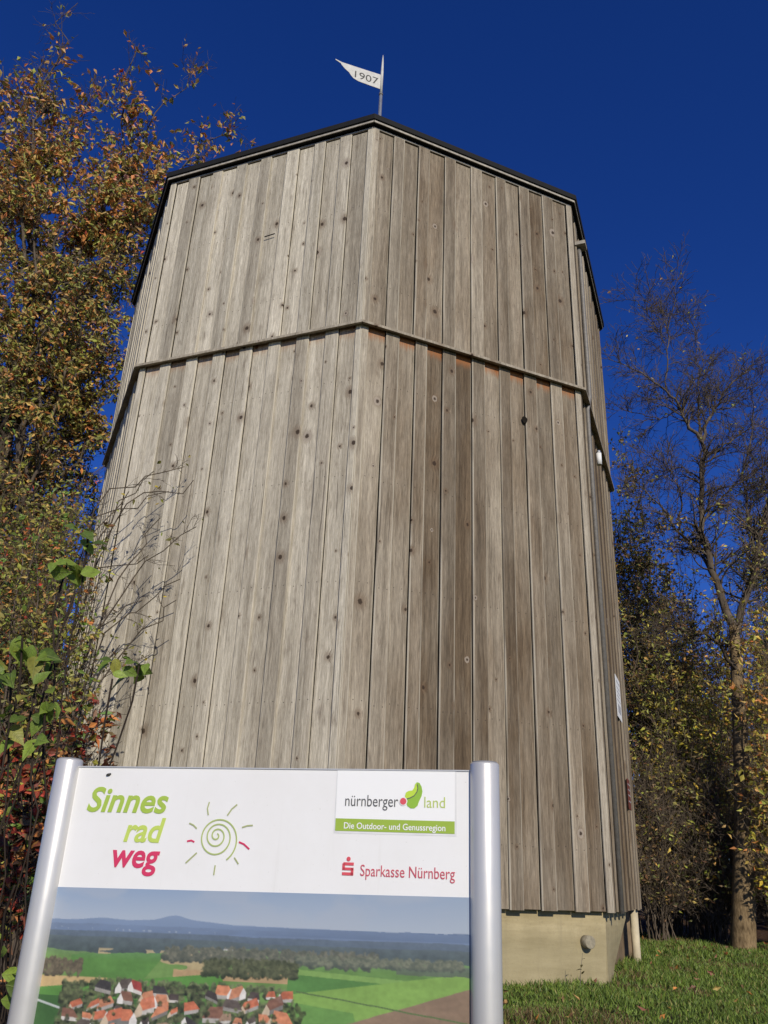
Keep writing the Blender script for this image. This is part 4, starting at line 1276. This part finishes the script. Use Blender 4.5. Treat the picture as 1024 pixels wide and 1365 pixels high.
def thicket(px, Y, top, spr, n, size, pal, wt, lab, stems=44, n1=900, n2=6500, nm='thicket_bush', **kw):
    p = at(px, top, Y); b = (p.x, Y, gz(p.x, Y))
    return shrub(nm, lab, 'bush', b, stems, spr, (p.z - b[2]) * 1.06, n1, n2, n, size, pal, wt, group='bushes right of the tower', r0=.014, len2=(.35, 1.0), twigmat='brush', bare=.7, **kw)
DRY = [OLIVE, BROWN, AMBER, (.13, .12, .045), YGREEN, (.17, .12, .06)]
thicket(838, 20.5, 610, 1.0, 24000, .11, DRY, [26, 22, 14, 12, 14, 12], 'tall narrow olive leaved bush tree right beside the tower')
thicket(885, 21.5, 700, 1.2, 15000, .11, DRY, [26, 22, 14, 12, 16, 12], 'olive leaved bush tree seen under the bare tree')
thicket(900, 19.4, 870, 1.3, 13000, .12, [YELLOW, YGREEN, OLIVE, BROWN], [22, 30, 26, 14], 'bush with bright yellow green leaves between tower and thick trunk')
thicket(985, 19.8, 800, 1.4, 14000, .12, [YELLOW, AMBER, YGREEN, ORANGE, BROWN, OLIVE], [16, 20, 22, 8, 18, 16], 'bush with yellow and amber leaves behind the thick trunk')
thicket(1004, 17.0, 850, .8, 2600, .13, [YELLOW, AMBER, YGREEN, ORANGE], [20, 20, 22, 8], 'thin bush with large yellow leaves in front of the thick trunk', stems=12, n1=300, n2=1800)
thicket(860, 19.0, 1000, 1.1, 3800, .10, DRY, [16, 30, 10, 14, 10, 24], 'low bare brown thicket on the grass edge beside the tower base')
thicket(940, 18.9, 1010, 1.2, 3800, .10, DRY, [16, 30, 10, 14, 10, 24], 'low bare brown thicket left of the thick trunk')
thicket(1045, 18.9, 960, 1.3, 5000, .10, DRY, [16, 30, 10, 14, 10, 24], 'bare brown thicket at the right picture edge')
thicket(1016, 22.5, 610, 1.0, 26000, .10, [DGREEN, (.03, .05, .02), OLIVE], [30, 20, 6], 'dark evergreen bush tree at the right picture edge', nm='evergreen_bush')
# wood behind, reads as one mass
def far_wood():
    tr, tw = Acc(), Acc()
    LP, LR = [], []
    for i in range(190):
        x, y = rng.uniform(-26, 34), rng.uniform(24, 38)
        if -6.5 < x < 4 and y < 26: continue
        z = gz(x, y); h = rng.uniform(5.5, 8.5) + (y - 24) * .12
        P, R = resample([(x, y, z - .2), (x + rng.normal(0, .3), y, z + h * .5), (x + rng.normal(0, .8), y + rng.normal(0, .5), z + h)], [.12, .08, .02], 10)
        LP.append(P); LR.append(R)
    LP, LR = np.array(LP), np.array(LR)
    B, BR = sprout(LP, LR, 6500, .03, .98, (.5, 1.3), (.8, 2.4), 5, .2, (0, 0, .1), .5, .3, .03)
    D, DR = sprout(B, BR, 26000, .1, 1, (.4, 1.2), (.4, 1.2), 3, .2, (0, 0, .05), .6, .4, .014)
    p = pts_on(B, 52000, .1, 1, .3)
    V, F, c = leaves(p, .17, [BROWN, OLIVE, (.10, .075, .04), DGREEN], [30, 20, 30, 16], .3)
    for P_, R_, S_ in ((LP, LR, 6), (B, BR, 3), (D, np.maximum(DR, .008), 3)): tw.add(*tubes(P_, R_, S_))
    root = empty('far_wood', (0, 30, gz(0, 30)))
    tag(root, 'brown autumn wood closing the view behind tower and bushes', 'wood', kind='stuff')
    finish(root, tr, tw, [(V, F, c)])
far_wood()

# ------------------------------------------------------------------ grass and fallen leaves
def grass():
    N = 95000
    y = 7.0 + 13.5 * rng.random(N) ** 1.25
    x = rng.uniform(-.5, 9.5, N) * (y / 20) + rng.uniform(.8, 1.6, N)
    pos = np.stack([x, y, ground_z(x, y) - .01], -1)
    ok = outside_tower(pos, -.55)
    pos = pos[ok]; n = len(pos)
    clump = vnoise(pos[:, 0] * 1.6 + 50, pos[:, 1] * 1.6, 33, 3)
    h = rng.uniform(.03, .12, n) * (.25 + 1.5 * clump ** 1.5)
    a = rng.uniform(0, 2 * np.pi, n); w = rng.uniform(.004, .008, n) * (1 + (pos[:, 1] - 8) * .06)
    lean = rng.normal(0, .45, (n, 2)) * h[:, None]
    dx = np.stack([np.cos(a) * w, np.sin(a) * w, np.zeros(n)], -1)
    mid = pos + np.stack([lean[:, 0] * .35, lean[:, 1] * .35, h * .6], -1)
    tip = pos + np.stack([lean[:, 0], lean[:, 1], h], -1)
    V = np.stack([pos - dx, pos + dx, mid + dx * .7, mid - dx * .7, tip], 1).reshape(-1, 3)
    o = np.arange(n)[:, None] * 5
    F = np.concatenate([o + np.array([0, 1, 2]), o + np.array([0, 2, 3]), o + np.array([3, 2, 4])])
    pal = np.array([(.125, .19, .032), (.18, .26, .04), (.085, .13, .025), (.30, .27, .085)])
    col = pal[rng.choice(4, n, p=[.4, .3, .2, .1])] * rng.uniform(.75, 1.25, (n, 1))
    dry = vnoise(pos[:, 0] * .9 + 9, pos[:, 1] * .9, 44, 3)
    col = np.where((dry > .60)[:, None] & (rng.random(n) < .55)[:, None], np.array((.17, .12, .05)) * rng.uniform(.7, 1.2, (n, 1)), col)
    o = link('grass', np_mesh('grass', V, F, np.repeat(col, 5, 0)), MAT['leaf'])
    tag(o, 'short green autumn grass round the tower base', 'grass', kind='stuff')
    m = 210
    y = rng.uniform(7.2, 19, m); x = rng.uniform(0, 8.5, m) * (y / 19) + 1.2
    p = np.stack([x, y, ground_z(x, y) + rng.uniform(.04, .10, m)], -1)
    p = p[outside_tower(p, -.4)]
    y2 = rng.uniform(3, 12, 900); x2 = rng.uniform(-6.5, -1.6, 900) * (.35 + y2 / 18)
    p = np.concatenate([p, np.stack([x2, y2, ground_z(x2, y2) + .03], -1)])
    V, F, c = leaves(p, .085, [BROWN, ORANGE, AMBER, (.22, .10, .05)], [30, 14, 14, 20], .0)
    o = link('fallen_leaves', np_mesh('fallen_leaves', V, F, c), MAT['leaf'])
    tag(o, 'brown and orange fallen leaves strewn over the grass', 'leaves', kind='stuff')
grass()
def weed(px, py, Y, lab):
    p = at(px, py, Y); b = (p.x, Y, gz(p.x, Y))
    root = empty('dry_stalk', b); tag(root, lab, 'weed', 'dry stalks at the concrete base')
    acc = Acc()
    P, R = resample([(0, 0, -.02), (.02, 0, .2), (.05, -.02, .38)], [.004, .003, .002], 8)
    acc.add(*tubes(P[None], R[None], 4))
    link('stalk', acc.mesh('stalk'), MAT['palet'], root)
    for k in range(4):
        o = bpy.data.objects.new('leaf', LEAF_ME); COL.objects.link(o); o.parent = root
        o.location = (.03 + .004 * k, -.01, .16 + .05 * k); o.rotation_euler = (random.uniform(-.5, .8), random.uniform(-.5, .5), random.uniform(0, 6)); o.scale = (.05, .07, .05)
        o.color = (.16, .13, .05, 1)
weed(772, 1300, 10.75, 'thin dry stalk standing in front of the pale concrete base')
